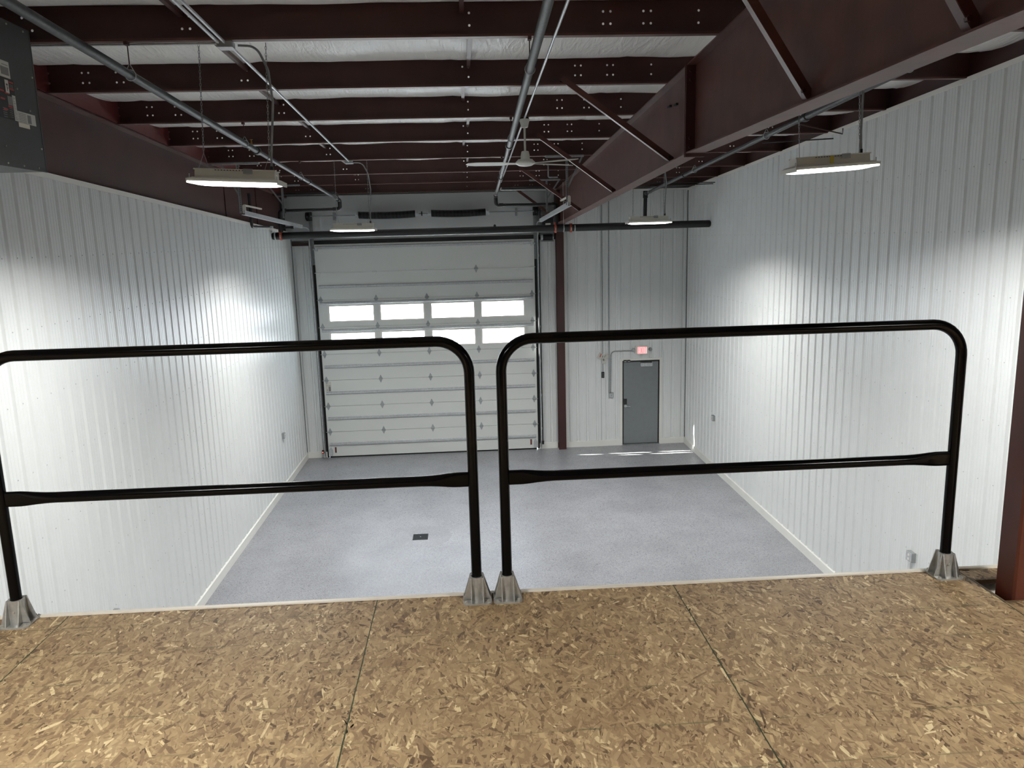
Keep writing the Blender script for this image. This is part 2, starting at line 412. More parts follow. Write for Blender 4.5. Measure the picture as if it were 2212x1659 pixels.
# right bay, cut around the walk door
back_liner(2.39, MX0-.05, .13, 6.262)
liner_wall(wb, MX1-MX0+.1, lambda t, d, z: (MX0-.05+t, D-d, z), lambda t: MZ+.05, lambda t: 6.262)
back_liner(MX1+.05, XR, .13, 6.262)
part(wb, 'insulation_facing', MB().box(XL-.15, 2.2, D+.02, D+.11, DZ+.07, 6.285), M_insul, 'smooth white insulation facing above the door')
part(wb, 'cap_trim', MB().box(2.3, XR, D-.012, D+.02, 6.235, 6.275), M_trimw)
mb = MB(); mb.box(XL, DX0-.05, D-.0, D+.1, 5.155, 5.215); mb.box(1.73, 2.2, D, D+.1, 5.155, 5.215)
part(wb, 'header_girt', mb, M_dred, 'dark red girt above the liner beside the door')
mb = MB(); mb.box(DX0-.12, DX0+.015, YJ, D+.14, 0, DZ+.07); mb.box(DX1-.015, DX1+.12, YJ, D+.14, 0, DZ+.07); mb.box(DX0-.12, DX1+.12, YJ, D+.14, 5.165, DZ+.07)
part(wb, 'jamb_light_filler', mb, M_dark, 'dark filler added around the overhead door against sun leaks')  # fillers added to stop sun leaking in around the door edges
part(wb, 'header_gap', MB().box(DX0, DX1, D-.04, D-.02, DZ-.0, DZ+.07), M_dark, 'black strip along the top of the overhead door')  # plain black strip across the gap above the door
mb = MB(); mb.box(2.36, 2.392, D-.03, D+.01, .13, 6.26)
part(wb, 'corner_trim', mb, M_trimw)
mb = MB(); mb.box(XL-.01, XL+.012, D-.02, D, .15, 5.45); mb.box(XR-.012, XR+.004, D-.02, D, .15, 6.22)  # thin strips drawn in place of the shadow lines in the corners
part(wb, 'corner_shadow_strip', mb, M_galvd, 'dark strip standing in for the shadow line in the wall corner')
part(wb, 'conduit_joint', MB().box(3.255, 3.262, D-.004, D+.002, .13, 6.2), M_galvd)

single('wall_front', MB().box(XL-.4, XR+.3, Y0-.2, Y0, 0, 7.9), M_liner, 'wall behind the mezzanine', 'wall', kind='structure')

# ceiling: white insulation blanket sagging between the purlins, roof deck above
cl = thing('ceiling', 'white vinyl faced roof insulation sagging between the dark red purlins', 'ceiling', (0, 7, 7), kind='structure')
ys_all = [Y0-.1, -3.15, -1.5, .15]+PY+[19.0]
mb = MB(); nx = 120; rowsv = []
import mathutils
for a, b in zip(ys_all[:-1], ys_all[1:]):
    ny = 10
    for j in range(ny + (1 if b == ys_all[-1] else 0)):
        s = j/ny; y = a+(b-a)*s
        rowsv.append((y, (4*s*(1-s))**.7))
vs = []
for y, sg in rowsv:
    for i in range(nx+1):
        x = XL-.45+(XR-XL+.8)*i/nx
        nse = mathutils.noise.noise((x*1.3, y*.8, 3.1))*.03 + mathutils.noise.noise((x*4+y*1.2, y*1.7, 9))*.012
        seam = .02*max(0, 1-abs(((x+1.0) % 1.83)-.9)/.08)
        vs.append((x, y, zp(y)+.283-sg*(.115+nse-seam)))
fs = [(r*(nx+1)+i, r*(nx+1)+i+1, (r+1)*(nx+1)+i+1, (r+1)*(nx+1)+i) for r in range(len(rowsv)-1) for i in range(nx)]
mb.add(vs, fs); part(cl, 'insulation_blanket', mb, M_fabric)
mb = MB()
mb.hexa([(XL-.5, D+.3, zp(D+.3)+.34), (XR+.35, D+.3, zp(D+.3)+.34), (XR+.35, D+.3, zp(D+.3)+.44), (XL-.5, D+.3, zp(D+.3)+.44)],
        [(XL-.5, Y0-.2, zp(Y0)+.36), (XR+.35, Y0-.2, zp(Y0)+.36), (XR+.35, Y0-.2, zp(Y0)+.46), (XL-.5, Y0-.2, zp(Y0)+.46)])
part(cl, 'roof_deck', mb, M_slab)

# baseboards
def base_run(name, mb, label): return single(name, mb, M_base, label, 'baseboard', kind='structure')
base_run('baseboard_left', MB().box(XL-.04, XL+.03, Y0, D, 0, .144), 'white curb along the foot of the left wall')
base_run('baseboard_right', MB().box(XR-.03, XR+.04, Y0, D, 0, .144), 'white curb along the foot of the right wall')
mb = MB(); mb.box(XL+.03, DX0-.03, D-.03, D+.1, 0, .144); mb.box(1.70, 2.155, D-.03, D+.1, 0, .144)
mb.box(2.35, MX0-.005, D-.03, D+.1, 0, .144); mb.box(MX1+.005, XR-.03, D-.03, D+.1, 0, .144)
base_run('baseboard_back', mb, 'white curb along the foot of the far wall')

# ------------------------------------------------------------------ overhead door
def zseam(k): return [.03, .652, 1.293, 1.933, 2.572, 3.223, 3.873, 4.515, 5.17][k]
d1 = thing('door_1', 'large white sectional overhead door with two rows of windows', 'garage door', (-.94, 18.76, 0), kind='structure')
WX = [(-3.30, -2.21), (-2.085, -1.018), (-.875, .194), (.327, 1.393)]
YF, YB = 18.735, 18.768
for k in range(8):
    z0, z1 = zseam(k)+.004, zseam(k+1)-.004
    mb = MB(); x0, x1 = DX0+.01, DX1-.01
    win = {4: (2.70, 3.08), 5: (3.352, 3.731)}.get(k)
    if not win:
        mb.box(x0, x1, YF, YB, z0, z1)
    else:
        a, b = win
        mb.box(x0, x1, YF, YB, z0, a); mb.box(x0, x1, YF, YB, b, z1)
        xs = [x0]+[q for wx in WX for q in wx]+[x1]
        for i in range(0, len(xs), 2): mb.box(xs[i], xs[i+1], YF, YB, a, b)
    mb.box(x0, x1, YB-.012, YB, z1-.002, z1+.010)  # backing lip added so that no light leaks through the section gap
    s = part(d1, 'door_section', mb, M_sectd)
    if win:
        for wx in WX:
            f = MB(); t = .03
            f.box(wx[0]-.012, wx[0]+t, YF-.006, YF+.012, a-.012, b+.012); f.box(wx[1]-t, wx[1]+.012, YF-.006, YF+.012, a-.012, b+.012)
            f.box(wx[0]+t, wx[1]-t, YF-.006, YF+.006, a-.012, a+t*.6); f.box(wx[0]+t, wx[1]-t, YF-.006, YF+.006, b-t*.6, b+.012)
            part(s, 'window_frame', f, M_trimw)
            pz = [(wx[0]+.005, YF+.02, a+.002), (wx[1]-.005, YF+.02, a+.002), (wx[1]-.005, YF+.02, b-.002), (wx[0]+.005, YF+.02, b-.002)]
            part(s, 'pane', MB().add(pz, [(0, 1, 2, 3)]), M_glass, smooth=False)
for z in (5.10, 4.187, 3.79, 3.14, 2.269, 1.622, .989, .344):
    mb = MB(); h = .036
    mb.prism([(0, h), (-.012, h), (-.016, h-.006), (-.045, h*.55), (-.05, h*.5), (-.05, -h*.5), (-.045, -h*.55), (-.016, -h+.006), (-.012, -h), (0, -h)],
             lambda a_, b_: (DX0+.06, YF+a_, z+b_), lambda a_, b_: (DX1-.06, YF+a_, z+b_))
    part(d1, 'stiffening_strut', mb, M_galv)
hx = [-3.46, -2.155, -.95, .25, 1.575]
hp = [(-.042, .012), (-.016, .07), (0, .1), (.016, .07), (.042, .012), (.042, -.012), (.016, -.07), (0, -.1), (-.016, -.07), (-.042, -.012)]
h0 = None
for k in range(1, 8):
    for i, x in enumerate(hx):
        z = zseam(k)
        mb = MB().prism([(x+a, z+b) for a, b in hp], lambda a, b: (a, YF-.009, b), lambda a, b: (a, YF+.0, b))
        mb.cyl((x-.05, YF-.014, z), (x+.05, YF-.014, z), .011, 8)
        if i in (0, 4):
            q = -1 if i == 0 else 1
            mb.cyl((x, YF-.03, z), (x+q*.09, YF-.03, z), .008, 8)
        part(d1, 'hinge', mb, M_hinge if k < 7 or i == 3 else M_sectd)
for x, q in ((DX0+.02, 1), (DX1-.02, -1)):
    mb = MB(); mb.prism([(x, .06), (x+q*.1, .06), (x+q*.1, .2), (x+q*.06, .27), (x, .2)], lambda a, b: (a, YF-.012, b), lambda a, b: (a, YF, b))
    mb.box(x, x+q*.09, YF-.05, YF, .05, .062)
    part(d1, 'bottom_bracket', mb, M_galv)
    xx = x+q*.165; mb = MB().box(xx-.02, xx+.02, YF-.0025, YF, .12, .26)
    t = part(d1, 'warning_label', mb, M_text)
    mb = MB()
    for j in range(6): mb.box(xx-.014, xx+.012, YF-.004, YF-.0024, .135+.02*j, .143+.02*j)
    part(t, 'label_print', mb, M_textr)
    mb = MB(); mb.box(x+q*.02, x+q*.07, YF-.075, YF, 5.02, 5.12); mb.cyl((x-q*.03, YF-.05, 5.07), (x+q*.05, YF-.05, 5.07), .02, 10)
    part(d1, 'top_roller_bracket', mb, M_galv)
part(d1, 'bottom_seal', MB().box(DX0+.04, DX1-.04, YF+.002, YB, 0.0, .034), M_dark, 'black rubber bottom seal')
part(d1, 'paper_notice', MB().box(-3.49, -3.36, YF-.003, YF, 1.66, 1.90), M_paper)
mb = MB(); mb.box(-3.475, -3.435, YF-.0045, YF-.003, 1.80, 1.808); mb.box(-3.42, -3.372, YF-.0045, YF-.003, 1.795, 1.808)
mb.box(-3.42, -3.372, YF-.0045, YF-.003, 1.67, 1.78); mb.cyl((-3.452, YF-.0045, 1.70), (-3.452, YF-.003, 1.70), .012, 8)
part(d1, 'notice_print', mb, M_textg)

# tracks (fixed to the wall, curving back under the roof)
def track(name, x, q, label, ystart):
    t = thing(name, label, 'track', (x, 18.7, 0))
    mb = MB(); mb.box(x-.004, x+.004, 18.63, 18.74, .02, 5.5); mb.box(x-.03 if q > 0 else x-.004, x+.004 if q > 0 else x+.03, 18.63, 18.638, .02, 5.5)
    part(t, 'vertical_track', mb, M_galv)
    part(t, 'jamb_seal', MB().box(x-.022 if q > 0 else x+.004, x-.004 if q > 0 else x+.022, 18.69, 18.733, .02, 5.2), M_dark)
    mb = MB(); x0, x1 = (x, x-.07) if q < 0 else (x, x+.07)
    mb.box(x0, x1, 18.745, 18.752, 4.7, 5.8); mb.box(x0-.0, x0+.006, 18.66, 18.75, 5.15, 5.8)
    part(t, 'bearing_plate', mb, M_galvd)
    # curve + high lift horizontal run, sloping like the roof
    pts = [(x, 18.66, 5.4), (x, 18.62, 5.52), (x, 18.35, 5.56), (x, 17.9, 5.575)]
    mb = MB().tube(fillet(pts, .2), .012, 8)
    part(t, 'curved_track', mb, M_galv)
    p0, p1 = Vector((x, 17.95, 5.58)), Vector((x, ystart, 5.735))
    mb = MB(); mb.bar(p0, p1, .006, .07); mb.bar(p0+Vector((-q*.028, 0, -.032)), p1+Vector((-q*.028, 0, -.032)), .056, .006)
    mb.bar(p0+Vector((-q*.02, 0, .035)), p1+Vector((-q*.02, 0, .035)), .04, .005)
    part(t, 'horizontal_track', mb, M_galv)
    mb = MB(); mb.bar((x-q*.03, ystart+.1, 5.73), (x-q*.03, ystart+.1, 5.86), .05, .03, (0, 1, 0)); mb.bar((x-q*.03, ystart+.1, 5.86), (x-q*.03, ystart+1.2, 5.84), .03, .025)
    part(t, 'bumper_spring', mb, M_lamp)
    for k in range(6):
        z = .5+k*.85
        mb = MB(); mb.box(x, x+(.05 if q < 0 else -.05), 18.72, 18.766, z, z+.05)
        part(t, 'track_bracket', mb, M_galvd)
    return t
tl = track('door_track', DX0-.055, 1, 'galvanised door track on the left side of the overhead door', 13.34)
tr = track('door_track', DX1+.055, -1, 'galvanised door track on the right side of the overhead door, beside the black opener', 12.95)
# q=1 flips flanges towards the opening on each side
for nm, x, y in (('left front', DX0-.06, 13.15), ('left rear', DX0-.06, 16.22), ('right front', DX1+.06, 13.1), ('right rear', DX1+.06, 16.3)):
    zt = zp(y)+.0
    lab = {'left front': 'perforated steel hanger at the near end of the left door track, behind the lamp',
           'left rear': 'perforated steel hanger at the far end of the left door track',
           'right front': 'perforated steel hanger at the near end of the right door track, beside the fan',
           'right rear': 'perforated steel hanger at the far end of the right door track, near the column'}[nm]
    t = thing('track_hanger', lab, 'hanger', (x, y, 5.7), 'hangers of the door tracks')
    q = 1 if x < 0 else -1
    mb = MB(); mb.box(x-.018, x+.018, y-.002, y+.002, 5.72, zt-.03); mb.box(x-.018, x-.014, y-.03, y, 5.72, zt-.03)
    part(t, 'upright', mb, M_galvd)
    mb = MB(); mb.bar((x-q*.25, y, zt-.05), (x+.0, y, 5.98), .03, .004, (0, 1, 0)); part(t, 'diagonal', mb, M_galvd)
    mb = MB(); mb.box(x-.4 if x < 0 else x-.35, x+.35 if x < 0 else x+.28, y-.03, y+.03, zt-.045, zt-.015); part(t, 'top_angle', mb, M_galvd)
    mb = MB()
    z = 5.76
    while z < zt-.08: mb.box(x-.004, x+.006, y-.0035, y-.0015, z, z+.014); z += .03
    part(t, 'slots', mb, M_text, kind='stuff')

# torsion springs over the door
ts = thing('torsion_spring_shaft', 'steel shaft with two black sagging torsion springs above the overhead door', 'spring', (-.94, 18.62, 5.82))
YS = 18.6
part(ts, 'shaft', MB().cyl((-3.62, YS, 5.822), (1.95, YS, 5.822), .013, 10), M_galvd)
for a, b, sag in ((-2.43, -1.12, .022), (-.75, .52, .02)):
    mb = MB(); n = 130
    core = []
    for i in range(40):
        s = i/39; core.append((a+(b-a)*s, YS, 5.822-sag*4*s*(1-s)))
    mb.tube(core, .074, 16)
    helix = []; turns = 52
    for i in range(turns*8+1):
        s = i/(turns*8); an = s*turns*2*PI
        helix.append((a+(b-a)*s, YS+.078*math.cos(an), 5.822-sag*4*s*(1-s)+.078*math.sin(an)))
    mb.tube(helix, .009, 5)
    part(ts, 'spring', mb, M_spring)
    for x, s in ((a, -1), (b, 1)):
        mb = MB(); mb.lathe((x, YS, 5.822), sorted([(.088, 0), (.088, s*.02), (.05, s*.025), (.05, s*.06), (.062, s*.062), (.062, s*.075), (.03, s*.08)], key=lambda p: p[1]), 14, 'x')
        for k in range(4):
            an = k*PI/2+.4; mb.cyl((x+s*.05, YS+.05*math.cos(an), 5.822+.05*math.sin(an)), (x+s*.09, YS+.05*math.cos(an), 5.822+.05*math.sin(an)), .007, 6)
        part(ts, 'winding_cone', mb, M_galv)
mb = MB(); mb.lathe((-.985, YS, 5.822), [(.03, 0), (.03, .03)], 12, 'x')
for k in range(4):
    an = k*PI/2; mb.cyl((-.97, YS+.03*math.cos(an), 5.822+.03*math.sin(an)), (-.97, YS+.05*math.cos(an), 5.822+.05*math.sin(an)), .016, 8)
part(ts, 'coupling', mb, M_spring)
for x in (-3.0, 1.24):
    mb = MB(); mb.box(x-.02, x+.02, YS-.01, 18.8, 5.74, 5.755); mb.box(x-.02, x+.02, YS-.012, YS-.004, 5.72, 5.9); mb.box(x-.02, x+.02, 18.78, 18.8, 5.72, 5.9)
    part(ts, 'bearing_bracket', mb, M_galvd)
for x, q in ((DX0-.05, 1), (DX1+.04, -1)):
    mb = MB(); mb.lathe((x-.05, YS, 5.822), [(.085, 0), (.095, .012), (.08, .02), (.08, .08), (.1, .09), (.1, .1)], 18, 'x'); mb.box(x-.06, x+.06, YS+.06, 18.8, 5.72, 5.92)
    part(ts, 'cable_drum', mb, M_spring)

# opener beside the door
op = thing('door_opener', 'black door operator with motor mounted beside the top of the overhead door', 'door opener', (1.95, 18.6, 5.2))
part(op, 'gearbox', MB().box(1.83, 2.08, 18.42, 18.62, 5.44, 5.66), M_dark)
part(op, 'rating_plate', MB().box(1.90, 2.02, 18.412, 18.42, 5.475, 5.525), M_paper)
mb = MB(); mb.box(1.86, 2.04, 18.45, 18.6, 5.66, 5.7); mb.sphere((1.95, 18.5, 5.7), .06, 12, .5); part(op, 'red_cover', mb, M_textr)
part(op, 'back_plate', MB().box(1.80, 2.11, 18.62, 18.7, 5.1, 5.72), M_galvd)
mb = MB().cyl((1.84, 18.5, 5.2), (2.07, 18.5, 5.2), .072, 16); part(op, 'motor', mb, M_dark)
part(op, 'motor_cap', MB().cyl((1.80, 18.5, 5.2), (1.845, 18.5, 5.2), .055, 14), M_galv); part(op, 'motor_cap', MB().cyl((2.07, 18.5, 5.2), (2.09, 18.5, 5.2), .06, 14), M_galv)
part(op, 'drive_sprocket', MB().lathe((1.78, YS, 5.822), [(.02, 0), (.1, .008), (.1, .018), (.02, .026)], 16, 'x'), M_dark)
mb = MB(); mb.bar((1.79, YS+.09, 5.8), (1.79, 18.55, 5.55), .01, .012); mb.bar((1.79, YS-.09, 5.8), (1.79, 18.45, 5.55), .01, .012); part(op, 'drive_chain', mb, M_dark)

# photo eyes and small stickers
for x, lab, q in ((DX0-.1, 'red lit safety sensor at the foot of the left door track', 1), (DX1+.1, 'dark safety sensor at the foot of the right door track', -1)):
    t = thing('safety_sensor', lab, 'sensor', (x, 18.6, .1), 'door safety sensors')
    part(t, 'bracket', MB().box(x-.02, x+.02, 18.62, 18.77, .16, .18), M_galvd)
    mb = MB(); mb.box(x-.025, x+.025, 18.57, 18.63, .16, .23); part(t, 'housing', mb, M_dark)
    if q == 1: part(t, 'lamp', MB().sphere((x+.0, 18.565, .19), .012, 8), M_led)
single('yellow_sticker', MB().box(1.745, 1.785, D-.004, D-.0005, 1.42, 1.5), M_yel, 'small yellow sticker on the liner right of the overhead door', 'sticker')

# ------------------------------------------------------------------ walk door
d2 = thing('door_2', 'slate grey steel walk door under the red exit sign', 'door', ((MX0+MX1)/2, D, 0), kind='structure')
part(d2, 'leaf', MB().box(MX0+.035, MX1-.035, D-.005, D+.04, .035, MZ-.04), M_door)
mb = MB(); mb.box(MX0-.055, MX0, D-.022, D+.06, 0, MZ+.05); mb.box(MX1, MX1+.055, D-.022, D+.06, 0, MZ+.05); mb.box(MX0, MX1, D-.022, D+.06, MZ, MZ+.05)
part(d2, 'frame_trim', mb, M_trimw)
mb = MB(); mb.box(MX0, MX0+.03, D-.0, D+.05, .02, MZ); mb.box(MX1-.03, MX1, D, D+.05, .02, MZ); mb.box(MX0+.03, MX1-.03, D, D+.05, MZ-.03, MZ)
part(d2, 'door_stop', mb, M_text)
part(d2, 'threshold', MB().box(MX0, MX1, D-.05, D+.05, 0, .02), M_galvd)
mb = MB(); mb.box(4.235, 4.53, D-.06, D-.005, 2.0, 2.085); part(d2, 'door_closer', mb, M_galv)
mb = MB(); mb.bar((4.50, D-.05, 2.10), (4.22, D-.07, 2.115), .02, .012); mb.cyl((4.5, D-.05, 2.08), (4.5, D-.05, 2.12), .012, 8); part(d2, 'closer_arm', mb, M_text)
mb = MB(); mb.box(MX0+.04, MX0+.11, D-.035, D-.005, 1.055, 1.19); part(d2, 'keypad_lock', mb, M_text)
mb = MB(); mb.cyl((MX0+.075, D-.05, 1.01), (MX0+.075, D-.005, 1.01), .035, 14); part(d2, 'rose', mb, M_galv)
part(d2, 'lever_handle', MB().tube(fillet([(MX0+.075, D-.03, 1.01), (MX0+.075, D-.07, 1.01), (MX0+.19, D-.07, 1.0)], .02), .009, 8), M_galv)
for x in (3.81, 3.90):
    mb = MB(); mb.box(x-.0, x+.078, D-.05, D-.0, MZ-.03, MZ+.02); c = part(d2, 'magnetic_contact', mb, M_text)
    part(c, 'contact_label', MB().box(x+.008, x+.07, D-.052, D-.05, MZ-.022, MZ-.008), M_paper)

# exit sign with emergency heads
ex = thing('exit_sign', 'lit exit sign with red letters and two lamp heads over the walk door', 'exit sign', (4.27, D, 2.3))
mb = MB(); X0, X1, Z0, Z1 = 4.10, 4.425, 2.30, 2.51
mb.prism([(X0+.02, Z0), (X1-.02, Z0), (X1, Z0+.02), (X1, Z1-.02), (X1-.02, Z1), (X0+.02, Z1), (X0, Z1-.02), (X0, Z0+.02)], lambda a, b: (a, D-.055, b), lambda a, b: (a, D-.002, b))
part(ex, 'housing', mb, M_lamp)
part(ex, 'face', MB().box(X0+.055, X1-.035, D-.0565, D-.055, Z0+.022, Z1-.022), M_pinkface)
mb = MB(); yy0, yy1 = D-.060, D-.0565
def seg(ax, az, bx, bz, wd=.021): mb.bar((ax, (yy0+yy1)/2, az), (bx, (yy0+yy1)/2, bz), wd, .0035, (0, 1, 0))
zb_, zt_ = Z0+.028, Z1-.028; lx = X0+.072
seg(lx, zb_, lx, zt_); seg(lx, zt_-.008, lx+.042, zt_-.008); seg(lx, (zb_+zt_)/2, lx+.036, (zb_+zt_)/2); seg(lx, zb_+.008, lx+.042, zb_+.008)
seg(lx+.055, zb_, lx+.105, zt_); seg(lx+.055, zt_, lx+.105, zb_)
seg(lx+.128, zb_, lx+.128, zt_)
seg(lx+.178, zb_, lx+.178, zt_); seg(lx+.15, zt_-.008, lx+.206, zt_-.008)
part(ex, 'letters', mb, M_redled, 'red letters EXIT')
for x in (4.045, 4.475):
    mb = MB(); mb.lathe((x, D-.06, 2.425), [(.03, -.03), (.042, -.02), (.042, .03), (.02, .04)], 14, 'y'); mb.bar((x, D-.03, 2.425), (4.12 if x < 4.2 else 4.42, D-.03, 2.425), .02, .02)
    part(ex, 'lamp_head', mb, M_switch)

# conduits and boxes on the far wall
def conduit(pts, r, rad, label, name='conduit', m=M_galvd, group=None, n=8):
    return single(name, MB().tube(fillet(pts, rad), r, n), m, label, 'conduit', group)
conduit([(3.282, D-.02, 6.2), (3.29, D-.02, 3.9), (3.295, D-.02, 1.9)], .009, .05, 'thin wall conduit running down to the black push button station')
conduit([(3.452, D-.03, 6.2), (3.45, D-.03, 1.36)], .011, .05, 'grey wall conduit running from the ceiling to the square wall box')
conduit([(4.03, D-.03, 2.40), (3.50, D-.03, 2.40), (3.486, D-.03, 1.36)], .011, .1, 'grey conduit bent from the exit sign down to the wall box')
t = thing('push_button_station', 'black three button control station on the far wall', 'control station', (3.297, D, 1.74))
part(t, 'housing', MB().box(3.265, 3.33, D-.04, D, 1.745, 1.89), M_dark)
for k in range(3): part(t, 'button', MB().cyl((3.297, D-.048, 1.78+.038*k), (3.297, D-.04, 1.78+.038*k), .010, 10), M_switch)
t = thing('junction_box', 'square grey box on the far wall beside the walk door', 'junction box', (3.5, D, 1.24))
part(t, 'box', MB().box(3.445, 3.56, D-.055, D, 1.245, 1.36), M_switch)
part(t, 'cover', MB().box(3.452, 3.553, D-.060, D-.055, 1.252, 1.353), M_galv)
part(t, 'toggle', MB().box(3.495, 3.51, D-.07, D-.06, 1.29, 1.315), M_galvd)
t = thing('manual_tags', 'white instruction tags fanned out and hung on the thin wall conduit', 'tag', (3.3, D, 2.2))
def tag_card(name, cx, cz, w_, h_, a, y, m_):
    c, s = math.cos(a), math.sin(a)
    q = [(-w_/2, -h_/2), (w_/2, -h_/2), (w_/2, h_/2), (-w_/2, h_/2)]
    pts = [(cx+x*c-z*s, cz+x*s+z*c) for x, z in q]
    return MB().prism(pts, lambda aa, bb: (aa, y, bb), lambda aa, bb: (aa, y+.003, bb))
a = part(t, 'card', tag_card('card', 3.225, 2.30, .11, .15, -.5, D-.05, M_paper), M_paper); part(a, 'card_print', tag_card('p', 3.235, 2.31, .02, .09, -.35, D-.0525, M_textr), M_textr)
a = part(t, 'card', tag_card('card', 3.36, 2.27, .11, .15, -.6, D-.045, M_paper), M_paper); part(a, 'card_print', tag_card('p', 3.345, 2.28, .012, .08, -.7, D-.0475, M_textg), M_textg)
a = part(t, 'card', tag_card('card', 3.31, 2.18, .09, .14, .25, D-.055, M_paper), M_paper); part(a, 'card_print', tag_card('p', 3.31, 2.20, .04, .05, .25, D-.0575, M_textg), M_textg)

# outlets on the side walls
for x, y, z, lab in ((XR, 8.70, 1.226, 'grey double outlet box low on the right wall, near the mezzanine edge'), (XR, 16.45, 1.176, 'grey double outlet box on the right wall near the far corner'),
                     (XL, 16.46, 1.166, 'grey double outlet box on the left wall near the far corner'), (XL, 8.27, 1.2, 'grey outlet box on the left wall, just showing over the mezzanine edge')):
    q = -1 if x > 0 else 1
    t = thing('wall_outlet', lab, 'outlet', (x, y, z-.06), 'outlets along the side walls')
    part(t, 'box', MB().box(x, x+q*.055, y-.06, y+.06, z-.06, z+.06), M_switch)
    part(t, 'cover_plate', MB().box(x+q*.055, x+q*.06, y-.058, y+.058, z-.058, z+.058), M_galv)
    for dz in (-.025, .025): part(t, 'receptacle', MB().cyl((x+q*.060, y-.0, z+dz), (x+q*.064, y, z+dz), .017, 12), M_trimw)

# ------------------------------------------------------------------ floor drain
dr = thing('floor_drain', 'dark square drain grate in the grey floor', 'drain', (-.98, 13.215, 0))
x0, x1, y0, y1 = -1.115, -.845, 13.08, 13.35
mb = MB(); mb.box(x0, x1, y0, y0+.018, 0, .006); mb.box(x0, x1, y1-.018, y1, 0, .006); mb.box(x0, x0+.018, y0, y1, 0, .006); mb.box(x1-.018, x1, y0, y1, 0, .006)
part(dr, 'frame', mb, M_pipe)
part(dr, 'sump_shade', MB().box(x0+.01, x1-.01, y0+.01, y1-.01, .0005, .0015), M_hole)  # flat dark sheet standing for the shaded depth under the grate
for k in range(9): part(dr, 'grate_bar', MB().box(x0+.03+.025*k, x0+.042+.025*k, y0+.01, y1-.01, .001, .006), M_pipe)
part(dr, 'bolt', MB().cyl((-.98, 13.215, .006), (-.98, 13.215, .008), .012, 8), M_galv)
mb = MB().lathe((-.93, 13.24, 0), [(.50, .0), (.5, .0006), (.498, .001)], 40)
part(dr, 'epoxy_patch', mb, floor_mat('patched_epoxy', .09), 'smoother round patch of floor coating around the drain')

# ------------------------------------------------------------------ red steel
def purlin(y, label):
    z = zp(y); x0, x1 = XL-.3, XR+.08
    t = thing('roof_purlin', label, 'purlin', ((x0+x1)/2, y, z), 'dark red roof purlins')
    # web with real bolt holes
    cols = []
    for hxp in (-4.075, -3.75, -3.687, -3.42, -3.352, -2.19, -2.128, .043, .104, 1.205, 1.266, 1.54, 1.602, 2.002, 3.9, 3.96, 4.5, 4.56):
        only = {-2.19: (.1,), .043: (.2,), }.get(hxp, (.1, .195))
        cols.append((hxp, only))
    mb = MB(); c = .03; x = x0; H = .28
    def quad(xa, xb, za, zb): mb.add([(xa, y, z+za), (xb, y, z+za), (xb, y, z+zb), (xa, y, z+zb)], [(0, 1, 2, 3)])
    for hxp, hz in cols:
        quad(x, hxp-c, 0, H)
        zc = 0
        for h in hz:
            quad(hxp-c, hxp+c, zc, h-c)
            r = .0105
            ring = [(r*math.cos(PI/4*k+PI/8), r*math.sin(PI/4*k+PI/8)) for k in range(8)]
            outer = [(c, c*.4142), (c*.4142, c), (-c*.4142, c), (-c, c*.4142), (-c, -c*.4142), (-c*.4142, -c), (c*.4142, -c), (c, -c*.4142)]
            vs_ = [(hxp+a, y, z+h+b) for a, b in ring]+[(hxp+a, y, z+h+b) for a, b in outer]
            mb.add(vs_, [(k, (k+1) % 8, 8+(k+1) % 8, 8+k) for k in range(8)])
            for sx_, sz_, i0, i1 in ((1, 1, 0, 1), (-1, 1, 2, 3), (-1, -1, 4, 5), (1, -1, 6, 7)):
                a_, b_ = outer[i0], outer[i1]
                mb.add([(hxp+a_[0], y, z+h+a_[1]), (hxp+sx_*c, y, z+h+sz_*c), (hxp+b_[0], y, z+h+b_[1])], [(0, 1, 2)])
            zc = h+c
        quad(hxp-c, hxp+c, zc, H); x = hxp+c
    quad(x, x1, 0, H)
    part(t, 'web', mb, M_red, smooth=False)
    mb = MB(); mb.box(x0, x1, y-.07, y, z-.003, z); mb.box(x0, x1, y-.072, y-.07, z-.003, z+.016)
    part(t, 'bottom_flange', mb, M_redlit)
    mb = MB(); mb.box(x0, x1, y-.0, y+.07, z+H-.003, z+H); part(t, 'top_flange', mb, M_red)
    return t
ordn = ['above the mezzanine, just over the guard rail', 'above the mezzanine, ahead of the camera', 'just above the top of the picture, over the deck column', 'nearest one in view, carrying the near lamps', 'second from the camera, above the near lamp chains',
        'third from the camera, carrying the ceiling fan', 'fourth from the camera, behind the fan rod', 'fifth from the camera, carrying the far lamps', 'sixth from the camera, beyond the far lamps',
        'seventh from the camera, over the main pipe', 'eave purlin closest to the overhead door wall']
for y, o in zip(PY, ordn): purlin(y, 'dark red steel roof purlin, '+o)

# red rake plates closing the bays above both side walls
for nm, x, q, lab in (('trim_1', XL-.02, -1, 'red steel rake plate between the purlins along the top of the left wall'), ('trim_2', XR+.06, 1, 'red steel rake plate between the purlins along the top of the right wall')):
    mb = MB(); mb.hexa([(x, D, zp(D)+.0), (x+q*.02, D, zp(D)), (x+q*.02, D, zp(D)+.3), (x, D, zp(D)+.3)], [(x, Y0, zp(Y0)), (x+q*.02, Y0, zp(Y0)), (x+q*.02, Y0, zp(Y0)+.3), (x, Y0, zp(Y0)+.3)])
    single(nm, mb, M_dred if q > 0 else M_redr, lab, 'trim', kind='structure')

